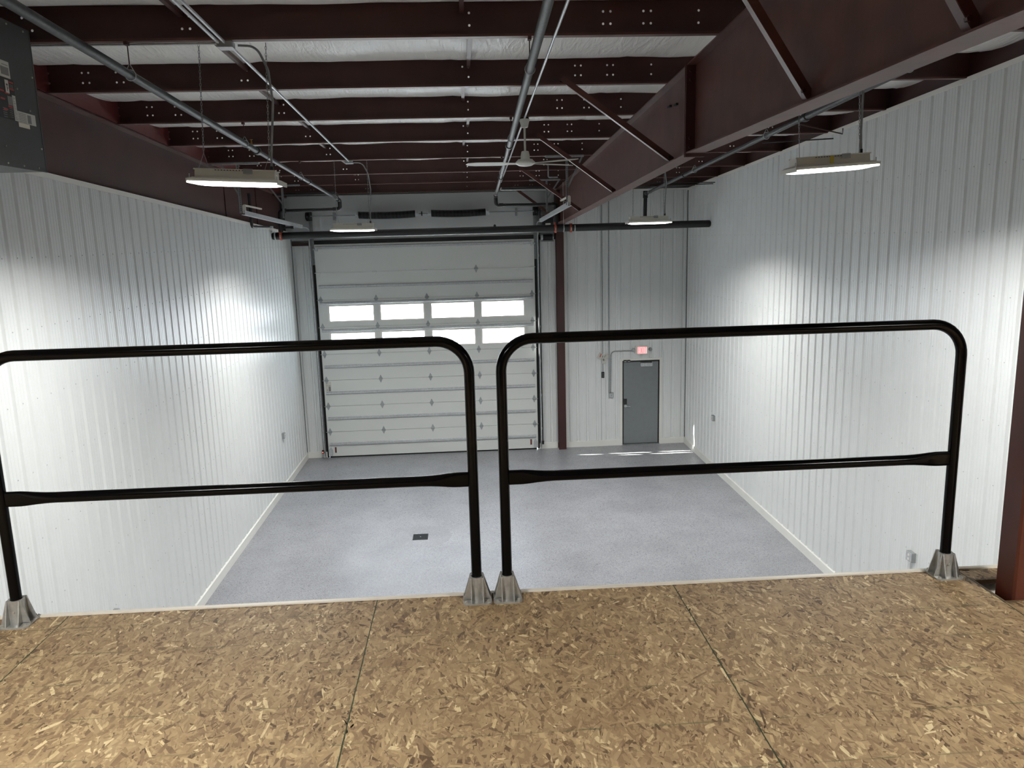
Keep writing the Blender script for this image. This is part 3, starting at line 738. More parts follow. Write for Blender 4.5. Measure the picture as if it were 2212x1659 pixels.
# left rafter (depth from liner top to purlins)
rf = thing('roof_rafter', 'deep dark red rafter running along the left wall above the white liner', 'rafter', (XL-.15, 7, 6))
zt = lambda y: zp(y)-.012
mb = MB(); mb.hexa([(XL-.14, D, zl(D)-.2), (XL-.13, D, zl(D)-.2), (XL-.13, D, zt(D)), (XL-.14, D, zt(D))], [(XL-.14, Y0, zl(Y0)-.2), (XL-.13, Y0, zl(Y0)-.2), (XL-.13, Y0, zt(Y0)), (XL-.14, Y0, zt(Y0))])
part(rf, 'web', mb, M_red)
mb = MB(); mb.hexa([(XL-.24, D, zt(D)-.01), (XL-.02, D, zt(D)-.01), (XL-.02, D, zt(D)), (XL-.24, D, zt(D))], [(XL-.24, Y0, zt(Y0)-.01), (XL-.02, Y0, zt(Y0)-.01), (XL-.02, Y0, zt(Y0)), (XL-.24, Y0, zt(Y0))])
part(rf, 'top_flange', mb, M_redlit)
for y in (7.6, 14.3, 16.4):
    part(rf, 'web_stiffener', MB().box(XL-.13, XL-.115, y, y+.012, zl(y)-.1, zt(y)-.01), M_red)
cc = thing('corner_column', 'dark red corner column at the far end of the left wall', 'column', (XL-.15, 18.6, 0))
mb = MB(); mb.box(XL-.2, XL-.1, 18.70, 18.71, 0, 6.25); part(cc, 'web', mb, M_dred)
part(cc, 'flange', MB().box(XL-.19, XL-.10, 18.50, 18.78, 0, 6.26), M_dark)  # flange coloured black for the shade in the corner

# right rafter
RX = 2.235
zbot = [(-5, 6.03), (3.2, 6.022), (7.62, 5.975), (18.45, 5.512)]
rr = thing('roof_rafter', 'large tapered dark red rafter crossing the upper right towards the central column', 'rafter', (RX, 7, 5.5))
mb = MB(); n = len(zbot)
vs = []
for y, z in zbot: vs += [(RX-.004, y, z), (RX+.004, y, z), (RX+.004, y, zt(y)), (RX-.004, y, zt(y))]
fs = [(0, 3, 2, 1), tuple(4*(n-1)+k for k in range(4))]
for i in range(n-1):
    for k in range(4): fs.append((4*i+k, 4*i+(k+1) % 4, 4*(i+1)+(k+1) % 4, 4*(i+1)+k))
mb.add(vs, fs); part(rr, 'web', mb, M_redlit)
for (ya, za), (yb, zb2) in zip(zbot[:-1], zbot[1:]):
    mb = MB(); f = lambda y, z: [(RX-.088, y, z-.012), (RX+.088, y, z-.012), (RX+.088, y, z), (RX-.088, y, z)]
    mb.hexa(f(ya, za), f(yb, zb2)); part(rr, 'bottom_flange', mb, M_redlit)
mb = MB(); f = lambda y: [(RX-.088, y, zt(y)-.012), (RX+.088, y, zt(y)-.012), (RX+.088, y, zt(y)), (RX-.088, y, zt(y))]
mb.hexa(f(Y0), f(18.6)); part(rr, 'top_flange', mb, M_redlit)
for y in (7.60, 7.635):
    part(rr, 'splice_plate', MB().box(RX-.095, RX+.095, y, y+.016, 5.93, zt(y)+.0), M_red)
for s in (-1, 1):
    for z in (6.02, 6.1, 6.63, 6.71): part(rr, 'splice_bolt', MB().cyl((RX+s*.055, 7.58, z), (RX+s*.055, 7.67, z), .012, 6), M_dred)
for y in (2.75, 5.0, 11.6, 18.3):
    zb_y = zbot[0][1] if y < 3 else (6.01 if y < 6 else 5.975-(y-7.62)*.04275)
    part(rr, 'web_stiffener', MB().box(RX-.08, RX-.004, y, y+.008, zb_y+.0, zb_y+.001+(zt(y)-zb_y-.012)), M_red) if y in (18.3,) else None
# small clip holes painted dark
for y, z in ((8.2, 6.5), (8.45, 6.52), (13.4, 6.2)): part(rr, 'clip_angle', MB().box(RX-.03, RX-.004, y, y+.09, z, z+.022), M_dark)

# central column at the far wall
co = thing('wall_column', 'dark red steel column right of the overhead door under the big rafter', 'column', (2.25, 18.7, 0))
part(co, 'flange', MB().box(2.160, 2.345, 18.60, 18.612, 0, 5.53), M_red)
part(co, 'web', MB().box(2.246, 2.256, 18.612, 18.80, .0, 5.53), M_red)
part(co, 'rear_flange', MB().box(2.160, 2.345, 18.80, 18.812, .0, 5.53), M_red)
part(co, 'cap_plate', MB().box(2.15, 2.36, 18.36, 18.81, 5.50, 5.512), M_red)
part(co, 'haunch', MB().box(2.15, 2.33, 18.46, 18.80, 5.53, 6.24), M_dred)

# deck column in the right foreground
dc = thing('deck_column', 'rust brown square steel column rising through the mezzanine at the right edge', 'column', (2.14, 2.75, 0))
mb = MB(); a0, a1, b0, b1 = 2.076, 2.226, 2.69, 2.80; e = .008
mb.prism([(a0+e, b0), (a1-e, b0), (a1, b0+e), (a1, b1-e), (a1-e, b1), (a0+e, b1), (a0, b1-e), (a0, b0+e)], lambda x, y: (x, y, 0), lambda x, y: (x, y, 6.0))
part(dc, 'shaft', mb, M_rust)
part(dc, 'cap_plate', MB().box(2.06, 2.30, 2.68, 2.83, 5.998, 6.010), M_red)

# flange braces from purlins to the rafter
for y, xt, lab in ((3.42, 1.55, 'at the very top right corner of the picture'), (5.06, 1.6, 'longest one at the top of the picture'), (8.36, 1.06, 'second in view, ending beside the splice plates'), (11.55, 1.09, 'third in view, to the right of the fan'),
                   (14.98, 1.08, 'fourth in view, partly behind the fan'), (18.2, 1.15, 'farthest one, in front of the white insulation')):
    zb_y = 6.02 if y < 7.6 else 5.975-(y-7.62)*.04275
    zt_y = zp(y)+.06
    t = thing('flange_brace', 'dark red diagonal rafter brace, '+lab, 'brace', (RX, y, zb_y), 'diagonal braces of the big rafter')
    p0, p1 = Vector((xt, y, zt_y)), Vector((RX-.005, y, zb_y+.025))
    mb = MB(); mb.bar(p0, p1, .005, .055, (0, 0, 1)); dn = (p1-p0).normalized().cross(Vector((0, 1, 0))).normalized()
    if dn.z > 0: dn = -dn
    mb.bar(p0+dn*.0275+Vector((0, .03, 0)), p1+dn*.0275+Vector((0, .03, 0)), .06, .005, (0, 0, 1))
    part(t, 'angle', mb, M_redlit)
    part(t, 'bolt', MB().cyl(p1+Vector((-.05, -.012, .035)), p1+Vector((-.05, .012, .035)), .014, 6), M_dred)

# sag angles between purlins
for i, (ya, yb) in enumerate(zip(PY[2:-1], PY[3:])):
    for side, xa in (('left', -1.96 if i % 2 == 0 else -2.1), ('middle', .04 if i % 2 == 0 else .1)):
        if side == 'left': x_a = x_b = (-2.19, -2.13)[i % 2]
        else: x_a = x_b = (.043, .104)[i % 2]
        if side == 'left': x_a += .15
        mb = MB(); p0, p1 = Vector((x_a, ya+.002, zp(ya)+.02)), Vector((x_b, yb-.004, zp(yb)+.19))
        mb.bar(p0, p1, .034, .004); mb.bar(p0+Vector((.017, 0, .015)), p1+Vector((.017, 0, .015)), .004, .034)
        which = ['above the near lamp, first', 'second', 'third', 'fourth', 'fifth', 'sixth', 'seventh', 'last'][i]
        single('sag_angle', mb, M_red, 'thin red sag angle in the %s line, %s purlin bay from the camera' % (side, which.replace('above the near lamp, ', '')), 'brace', 'sag angles between the purlins')

# purlin insulation clips (small marks on the webs)
# ------------------------------------------------------------------ sprinkler pipes
def ring(mb, c, r, t=.004, wd=.02, ax='y'):
    if ax == 'y': mb.lathe(c, [(r, -wd/2), (r+t, -wd/2), (r+t, wd/2), (r, wd/2)], 18, 'y')
    else: mb.lathe(c, [(r, -wd/2), (r+t, -wd/2), (r+t, wd/2), (r, wd/2)], 18, 'x')
def branch(x_of, z_of, y_end, label, hangy, coup, heads):
    t = thing('sprinkler_branch_pipe', label, 'pipe', (x_of(8), 8, z_of(8)), 'sprinkler branch pipes under the purlins')
    P_ = lambda y: Vector((x_of(y), y, z_of(y)))
    part(t, 'pipe', MB().cyl(P_(Y0), P_(coup[1]), .036, 14), M_pipeg)
    part(t, 'pipe', MB().cyl(P_(coup[1]), P_(y_end), .030, 14), M_pipeg)
    for y in coup:
        d = (P_(y+.1)-P_(y)).normalized(); mb = MB()
        r = .036 if y < coup[1]+.01 else .03
        mb.tube([P_(y)-d*.05, P_(y)-d*.045, P_(y)-d*.02, P_(y)+d*.02, P_(y)+d*.045, P_(y)+d*.05], [r, r+.012, r+.016, r+.016, r+.012, r], 14)
        part(t, 'coupling', mb, M_pipe)
    for y in hangy:
        c = P_(y); mb = MB(); ringp = [(c[0]+.042*math.cos(a), c[1], c[2]+.042*math.sin(a)) for a in [2*PI*k/16 for k in range(16)]]
        mb.tube(ringp, .004, 6, closed=True); mb.tube([(c[0]-.03, c[1], c[2]+.03), (c[0], c[1], c[2]+.09), (c[0]+.03, c[1], c[2]+.03)], .004, 6)
        part(t, 'ring_hanger', mb, M_galv)
        mb = MB(); mb.cyl((c[0], c[1], c[2]+.06), (c[0], c[1], zp(y)-.003), .005, 6); mb.box(c[0]-.015, c[0]+.015, y-.04, y+.01, zp(y)-.03, zp(y)-.003)
        part(t, 'hanger_rod', mb, M_dred)
    for y in heads:
        c = P_(y); mb = MB(); mb.cyl(c+Vector((0, 0, .03)), c+Vector((0, 0, .07)), .012, 8); mb.lathe(tuple(c+Vector((0, 0, .07))), [(.008, 0), (.008, .025), (.02, .027), (.02, .031)], 10)
        part(t, 'sprinkler_head', mb, M_brass)
    return t, P_(y_end)
zbr = lambda y: 6.10+SL*(17-y)
ZM = 5.385   # main centre height
b1, e1 = branch(lambda y: -2.62, zbr, 16.9, 'grey sprinkler pipe running from the top left corner to the far wall', (6.74, 10.0, 13.24, 16.58), (2.0, 10.55, 13.9), (10.3,))
mb = MB().tube(fillet([e1, (e1[0], 17.0, e1[2]-.02), (-2.60, 17.0, 5.905), (-3.82, 17.0, 5.895)], .05), .035, 12)
part(b1, 'elbow_run', MB().tube(fillet([(-2.75, 17.0, 5.905), (-2.60, 17.0, 5.905), (-2.60, 17.0, 6.09), (-2.62, 16.85, 6.1)], .06), .042, 12), M_pipe)
part(b1, 'cross_pipe', MB().cyl((-2.7, 17, 5.905), (-3.82, 17, 5.895), .034, 12), M_pipe, 'black horizontal length at the far end')
part(b1, 'drop_pipe', MB().tube(fillet([(-3.72, 17.0, 5.895), (-3.85, 17.0, 5.895), (-3.87, 17.0, 5.462)], .06), .05, 12), M_pipe)
b2, e2 = branch(lambda y: .59+.0105*(y-6.7), zbr, 16.9, 'long grey sprinkler pipe in the middle, passing left of the fan', (6.74, 10.0, 13.24, 16.58), (2.0, 10.55, 13.9), ())
part(b2, 'elbow_run', MB().tube(fillet([(.85, 17.0, 5.905), (.70, 17.0, 5.905), (.70, 17.0, 6.09), (.695, 16.85, 6.1)], .06), .042, 12), M_pipe)
part(b2, 'cross_pipe', MB().cyl((.8, 17, 5.905), (2.02, 17, 5.895), .034, 12), M_pipe, 'black horizontal length at the far end')
part(b2, 'drop_pipe', MB().tube(fillet([(1.9, 17.0, 5.895), (1.985, 17.0, 5.895), (1.985, 17.0, 5.462)], .06), .045, 12), M_pipe)
b3, e3 = branch(lambda y: 3.83+.0115*(y-8), lambda y: zbr(y)-.03, 16.9, 'long grey sprinkler pipe at the right, mostly hidden behind the big rafter', (6.74, 10.0, 13.24, 16.58), (2.0, 8.82, 13.9), ())
part(b3, 'drop_pipe', MB().tube(fillet([(3.931, 16.8, 6.08), (3.932, 17.0, 6.07), (3.92, 17.0, 5.462)], .05), .04, 12), M_pipe, 'black vertical drop behind the far right lamp')
part(b3, 'tee', MB().tube([(3.928, 17, 5.98), (3.93, 17, 6.13)], .052, 12), M_pipe)

mn = thing('sprinkler_main_pipe', 'thick black main pipe crossing the room in front of the overhead door', 'pipe', (.6, 17, ZM))
part(mn, 'pipe', MB().tube([(XL-.02, 17.02, 5.378), (XL+.02, 17.02, 5.378), (.6, 17.0, 5.385), (XR-.03, 17.0, 5.402), (XR-.012, 17.0, 5.402)], [.05, .077, .077, .077, .06], 22), M_pipe)
mb = MB(); ring(mb, (-3.99, 17, 5.379), .078, .004, .02, 'x'); part(mn, 'end_band', mb, M_galv)
for x in (-3.87, 1.965, 2.30):
    mb = MB(); mb.lathe((x-.025, 17, 5.383), [(.077, 0), (.092, .004), (.092, .046), (.077, .05)], 20, 'x'); mb.box(x-.03, x+.03, 16.96, 17.04, 5.46, 5.52 if x < 2.1 else 5.485); mb.box(x-.02, x+.02, 16.90, 16.93, 5.36, 5.44)
    c = part(mn, 'grooved_coupling', mb, M_orange, 'rust orange coupling')
    part(c, 'bolt', MB().cyl((x, 16.895, 5.33), (x, 16.895, 5.40), .009, 6), M_bolt)
for x in (2.145, 2.385):
    mb = MB(); ring(mb, (x, 17, 5.385), .078, .004, .022, 'x'); mb.cyl((x, 17, 5.46), (x, 17, zp(17)-.003), .006, 6)
    part(mn, 'pipe_hanger', mb, M_galv)
mb = MB(); mb.cyl((.66, 17, 5.45), (.66, 17, 5.49), .028, 10); mb.cyl((.66, 17, 5.49), (.66, 17, 5.505), .018, 6); part(mn, 'plug', mb, M_pipe)
# left standpipe line
sp = thing('drain_pipe', 'thin black drain pipe with elbow and valve above the left end of the main pipe', 'pipe', (XL+.05, 16.6, 5.5))
part(sp, 'riser', MB().tube(fillet([(-3.95, 15.03, 6.15), (-3.95, 15.05, 5.54), (-3.95, 15.4, 5.545)], .06), .028, 10), M_pipe)
part(sp, 'run', MB().cyl((-3.95, 15.4, 5.545), (-3.95, 16.35, 5.555), .022, 10), M_pipe)
part(sp, 'valve', MB().box(-3.99, -3.90, 16.35, 16.5, 5.535, 5.575), M_galv)
mb = MB(); mb.cyl((-3.83, 17.0, 5.55), (-3.60, 17.0, 5.55), .022, 10); mb.cyl((-3.66, 17.0, 5.55), (-3.60, 17.0, 5.55), .03, 10)
part(mn, 'test_nipple', mb, M_pipe)
part(mn, 'nipple_tip', MB().cyl((-3.60, 17.0, 5.55), (-3.54, 17.0, 5.55), .012, 8), M_galv)
part(b1, 'armover', MB().tube(fillet([(-3.98, 17.0, 6.23), (-2.66, 17.0, 6.235), (-2.62, 16.9, 6.12)], .05), .026, 10), M_pipe, 'black pipe crossing high behind the near left lamp')
ar = thing('armover_pipe', 'pair of thin black pipes crossing high to the right of the middle sprinkler pipe', 'pipe', (1.4, 17, 6.2))
part(ar, 'upper_pipe', MB().cyl((.86, 17.3, 6.26), (1.9, 17.3, 6.27), .026, 10), M_pipe)
part(ar, 'lower_conduit', MB().tube(fillet([(.80, 16.6, 6.24), (.80, 17.0, 6.215), (1.87, 17.0, 6.2)], .05), .010, 8), M_galv)
part(ar, 'drop_nipple', MB().tube(fillet([(1.53, 14.2, 6.46), (1.53, 14.2, 6.25), (1.70, 14.2, 6.25)], .03), .012, 8), M_galvd)

for pts, lab in (([(4.3, 11.3, 6.45), (5.335, 11.3, 6.49)], 'thin dark rod reaching the right wall above the near right lamp, lower one'),
                 ([(4.45, 10.95, 6.70), (5.30, 10.95, 6.51), (5.30, 10.95, 6.585)], 'thin dark rod with upturned end beside the right wall, upper one'),
                 ([(3.4, 16.75, 6.20), (5.33, 16.75, 6.232)], 'thin dark rod near the far right corner, lower of the two'),
                 ([(3.9, 16.62, 6.275), (5.33, 16.62, 6.250)], 'thin dark rod near the far right corner, upper of the two')):
    single('tie_rod', MB().tube(pts, .009, 8), M_dred if pts[0][1] < 11.2 else M_pipe, lab, 'rod')

# ------------------------------------------------------------------ electrical conduits under the purlins
def zc(y): return zp(y)-.022
for dx, lab in ((-.03, 'left'), (.02, 'right')):
    single('ceiling_conduit', MB().cyl((-1.87+dx, Y0, zc(Y0)), (-1.87+dx, 6.70, zc(6.70)), .0125, 8), M_galv, 'bright galvanised conduit, %s one of the pair entering the near ceiling box' % lab, 'conduit')
single('ceiling_conduit', MB().cyl((-1.835, 6.82, zc(6.82)), (-1.83, 13.2, zc(13.2)), .0125, 8), M_galv, 'bright galvanised conduit between the two ceiling boxes on the left', 'conduit')
single('ceiling_conduit', MB().cyl((XL+.0, 6.75, zp(6.77)-.018), (-1.93, 6.75, zp(6.77)-.018), .009, 8), M_galv, 'thin conduit running sideways along the nearest purlin to the left wall', 'conduit')
single('ceiling_conduit', MB().tube([(.80, Y0, zc(Y0)), (.79, 6.7, zc(6.7)), (.80, 16.6, zc(16.6))], .0125, 8), M_galv, 'bright galvanised conduit in the middle, running beside the sprinkler pipe', 'conduit')
def jbox(x, y, lab):
    t = thing('ceiling_junction_box', lab, 'junction box', (x, y, zp(y)-.06), 'ceiling boxes over the lamps')
    part(t, 'box', MB().box(x-.055, x+.055, y-.055, y+.055, zp(y)-.05, zp(y)-.004), M_switch)
    part(t, 'cover', MB().box(x-.06, x+.06, y-.06, y+.06, zp(y)-.054, zp(y)-.050), M_galv)
jbox(-1.855, 6.77, 'galvanised ceiling box above the near left lamp'); jbox(-1.83, 13.27, 'galvanised ceiling box above the far left lamp')

# ------------------------------------------------------------------ lamps
def make_lamp():
    r = thing('high_bay_lamp', '', 'lamp', (0, 0, 0))
    mb = MB(); hw = .322
    mb.prism([(-.07, 0), (.07, 0), (.08, -.067), (-.08, -.067)], lambda a, b: (-hw, a, b), lambda a, b: (hw, a, b))
    part(r, 'ballast_housing', mb, M_lamp)
    mb = MB(); mb.box(-hw-.008, hw+.008, -.078, -.066, -.006, .004); mb.box(-hw-.008, hw+.008, .066, .078, -.006, .004); part(r, 'mounting_rail', mb, M_lamp)
    mb = MB()
    for k in range(12): mb.box(-.16+.024*k, -.145+.024*k, -.0795, -.078, -.010, -.004)
    part(r, 'vent_slots', mb, M_text, kind='stuff')
    part(r, 'spec_label', MB().box(.07, .145, -.086, -.078, -.032, .008), M_switch)
    # reflector tray and translucent wrap lens
    W, Dp = .363, .165
    mb = MB(); top = [(-.335, -.10, -.067), (.335, -.10, -.067), (.335, .10, -.067), (-.335, .10, -.067)]
    mid = [(-W, -Dp, -.082), (W, -Dp, -.082), (W, Dp, -.082), (-W, Dp, -.082)]; bot = [(x, y, -.105) for x, y, z in mid]
    mb.add(top+mid+bot, [(0, 1, 2, 3)]+[(k, 4+k, 4+(k+1) % 4, (k+1) % 4) for k in range(4)]+[(4+k, 8+k, 8+(k+1) % 4, 4+(k+1) % 4) for k in range(4)])
    part(r, 'reflector', mb, M_lamp, smooth=False)
    mb = MB()
    for s in (-1, 1): mb.box(s*(W-.004), s*(W+.004), -Dp, Dp, -.150, -.082)
    part(r, 'end_cap', MB().box(-W-.004, -W+.004, -Dp, Dp, -.118, -.082), M_lamp); part(r, 'end_cap', MB().box(W-.004, W+.004, -Dp, Dp, -.118, -.082), M_lamp)
    mb = MB(); nx_, ny_ = 20, 12; vs = []
    for j in range(ny_+1):
        for i in range(nx_+1):
            u, v = 2*i/nx_-1, 2*j/ny_-1
            vs.append((u*(W-.004), math.sin(v*PI/2)*(Dp+.001), -.104-.026*(1-abs(u)**8)**.5*max(0, 1-abs(math.sin(v*PI/2))**2.5)**.5))
    mb.add(vs, [(j*(nx_+1)+i, j*(nx_+1)+i+1, (j+1)*(nx_+1)+i+1, (j+1)*(nx_+1)+i) for j in range(ny_) for i in range(nx_)])
    mb.f = [tuple(reversed(f)) for f in mb.f]
    part(r, 'lens', mb, M_lens)
    ld = bpy.data.lights.new('lamp_light', 'AREA'); ld.shape = 'RECTANGLE'; ld.size = .66; ld.size_y = .28; ld.energy = BULB; ld.spread = math.radians(150); ld.color = (1, .985, .955)
    lo = bpy.data.objects.new('lamp_light', ld); C.objects.link(lo); lo.parent = r; lo.location = (0, 0, -.142)
    for s in (-1, 1):
        mb = MB(); mb.cyl((s*.35, -.12, -.09), (s*.35, -.12, -.05), .004, 6); mb.sphere((s*.35, -.12, -.048), .006, 6); part(r, 'latch', mb, M_galv)
        x = s*.265
        mb = MB(); mb.tube([(x-.03, -.07, -.02), (x, 0, .13), (x+.03, .07, -.02)], .0025, 5); part(r, 'hook_wire', mb, M_galvd)
        mb = MB(); z = .125; k = 0
        while z < 1.0:
            if k % 2: pts = [(x+.0065*math.cos(a), 0, z+.014+.016*math.sin(a)) for a in [2*PI*q/8 for q in range(8)]]
            else: pts = [(x, .0065*math.cos(a), z+.014+.016*math.sin(a)) for a in [2*PI*q/8 for q in range(8)]]
            mb.tube(pts, .0024, 4, closed=True); z += .025; k += 1
        part(r, 'chain', mb, M_galvd)
    mb = MB().tube(fillet([(.045, 0, .975), (.19, 0, .975), (.275, .01, .80), (.305, .015, .55), (.285, .01, .2), (.28, 0, .01)], .12), .0095, 8); part(r, 'flex_cord', mb, M_galvd)
    part(r, 'cord_connector', MB().cyl((.28, 0, .0), (.28, 0, .04), .014, 8), M_text)
    return r
lamp = make_lamp()
lamps = [((-1.857, 6.77, 5.822), .05, 'lit lamp hanging by chains at the upper left, nearest on the left'), ((3.170, 6.77, 5.832), -.052, 'lit lamp with a yellow sticker, at the upper right'),
         ((-1.825, 13.27, 5.512), .012, 'lit lamp far left, hanging in front of the black springs'), ((3.121, 13.27, 5.508), 0, 'lit lamp far right, hanging in front of the black pipe drop'),
         ((-1.85, .25, 6.12), 0, 'lit lamp over the mezzanine on the left, out of the frame'), ((3.15, .25, 6.12), 0, 'lit lamp over the mezzanine on the right, out of the frame')]
for i, (loc, ry, lab) in enumerate(lamps):
    o = lamp if i == 0 else copy_tree(lamp)
    o.location = loc; o.rotation_euler = (0, ry, 0); meta(o, 'white high bay '+lab, 'lamp', 'high bay lamps hung on chains')
    if i == 1:
        st = bpy.data.objects.new('sticker', mesh('sticker', MB().box(-.035, -.005, -.089, -.0865, -.066, -.004), M_yel)); C.objects.link(st); st.parent = o

# ------------------------------------------------------------------ ceiling fan
fx, fy = .795, 10.02
fn = thing('ceiling_fan', 'white three bladed ceiling fan hung on a rod from a purlin', 'fan', (fx, fy, 6.08))
part(fn, 'canopy', MB().lathe((fx, fy, 6.55), [(.035, 0), (.042, .005), (.055, .06), (.066, .085), (.066, .1)], 20), M_fan)
part(fn, 'ceiling_box', MB().box(fx-.05, fx+.05, fy-.05, fy+.05, 6.645, zp(fy)), M_dark)
part(fn, 'down_rod', MB().cyl((fx, fy, 6.2), (fx, fy, 6.56), .0135, 10), M_fan)
part(fn, 'rod_cover', MB().lathe((fx, fy, 6.17), [(.058, 0), (.055, .05), (.045, .095), (.035, .1)], 20), M_fan)
part(fn, 'motor_housing', MB().lathe((fx, fy, 6.085), [(.03, 0), (.08, .008), (.11, .025), (.122, .035), (.122, .055), (.11, .062), (.09, .085), (.06, .09)], 28), M_fan)
for ang in (3.20, .52, -.62):
    c, s = math.cos(ang), math.sin(ang); tlt = .22
    def bp_(r_, w_): # point at radius r, width offset w, pitched
        return (fx+r_*c-w_*s, fy+r_*s+w_*c, 6.122+w_*math.sin(tlt))
    outl = [(.10, -.03), (.2, -.035), (.3, -.062), (.62, -.066), (.72, -.045), (.745, 0), (.72, .045), (.62, .066), (.3, .062), (.2, .035), (.1, .03)]
    mb = MB(); n = len(outl); top = [bp_(*p) for p in outl]; botm = [(x, y, z-.004) for x, y, z in top]
    mb.add(top+botm, [tuple(range(n)), tuple(range(2*n-1, n-1, -1))]+[(k, n+k, n+(k+1) % n, (k+1) % n) for k in range(n)])
    part(fn, 'blade', mb, M_fan)

# ------------------------------------------------------------------ unit heater at the top left
uh = thing('unit_heater', 'charcoal sheet metal unit heater with warning labels hung at the top left corner', 'heater', (-3.5, 5.7, 5.79))
part(uh, 'cabinet', MB().box(-3.9, -3.1, 5.30, 6.205, 5.79, 6.775), M_furn)
mb = MB(); mb.box(-3.106, -3.098, 6.195, 6.209, 5.785, 6.78); mb.box(-3.106, -3.098, 5.3, 6.209, 5.785, 5.797); mb.box(-3.106, -3.098, 5.3, 6.209, 6.768, 6.78); part(uh, 'corner_seam', mb, M_furn)
mb = MB()
for y in (5.4, 6.1): mb.cyl((-3.5, y, 6.77), (-3.5, y, zp(y)+.02), .006, 6)
part(uh, 'hanger_rod', mb, M_galvd)
XF = -3.1
def lab_(name, y0, y1, z0, z1, m_, e=.002): return part(uh, name, MB().box(XF, XF+e, y0, y1, z0, z1), m_)
a = lab_('spec_label', 5.70, 5.876, 6.385, 6.495, M_paper)
mb = MB(); mb.box(XF+.002, XF+.003, 5.77, 5.862, 6.402, 6.455); mb.box(XF+.002, XF+.003, 5.79, 5.86, 6.468, 6.472); part(a, 'label_print', mb, M_textg)
a = lab_('warning_label', 5.60, 5.905, 6.108, 6.383, M_text, .0022)
mb = MB(); X_ = XF+.0022
for y0_, z0_ in ((5.845, 6.356), (5.845, 6.31), (5.72, 6.285), (5.78, 6.275), (5.72, 6.232), (5.80, 6.19), (5.74, 6.165)): mb.box(X_, X_+.001, y0_, y0_+.052, z0_, z0_+.011)
part(a, 'red_bands', mb, M_textr)
mb = MB()
for k in range(5):
    mb.box(X_, X_+.0008, 5.81, 5.85, 6.125+.014*k, 6.128+.014*k); mb.box(X_, X_+.0008, 5.73, 5.775, 6.118+.014*k, 6.122+.014*k)
    mb.box(X_, X_+.0008, 5.85, 5.893, 6.322+.006*k, 6.324+.006*k)
mb.box(X_, X_+.0008, 5.805, 5.86, 6.205, 6.265); part(a, 'grey_text', mb, M_textg)
b = part(a, 'pictogram', MB().box(X_, X_+.001, 5.795, 5.838, 6.283, 6.37), M_paper)
mb = MB(); mb.box(X_+.001, X_+.0016, 5.808, 5.826, 6.335, 6.345); mb.box(X_+.001, X_+.0016, 5.815, 5.82, 6.298, 6.335); mb.box(X_+.001, X_+.0016, 5.82, 5.83, 6.315, 6.32)
part(b, 'pictogram_print', mb, M_text)
a = lab_('instruction_label', 5.862, 5.902, 6.108, 6.278, M_paper, .0034)
mb = MB()
for k in range(13): mb.box(XF+.0034, XF+.0042, 5.870, 5.895-.008*(k % 3), 6.12+.0115*k, 6.123+.0115*k)
part(a, 'label_print', mb, M_textg)
a = lab_('rating_label', 5.902, 6.135, 6.106, 6.182, M_paper)
mb = MB()
for k in range(6): mb.box(XF+.002, XF+.0028, 5.92, 6.01, 6.112+.011*k, 6.115+.011*k)
mb.box(XF+.002, XF+.0028, 6.03, 6.075, 6.112, 6.17); part(a, 'label_print', mb, M_textg)
lab_('serial_label', 5.905, 6.045, 6.074, 6.104, M_cream)
mb = MB()
for y, z in ((5.94, 6.333), (6.074, 6.205), (5.702, 5.921), (5.896, 5.805), (6.09, 5.808), (6.122, 6.755), (5.915, 6.755), (5.70, 5.808), (6.165, 5.95), (6.165, 6.45)): mb.cyl((XF, y, z), (XF+.006, y, z), .007, 6)
part(uh, 'sheet_metal_screws', mb, M_bolt, kind='stuff')

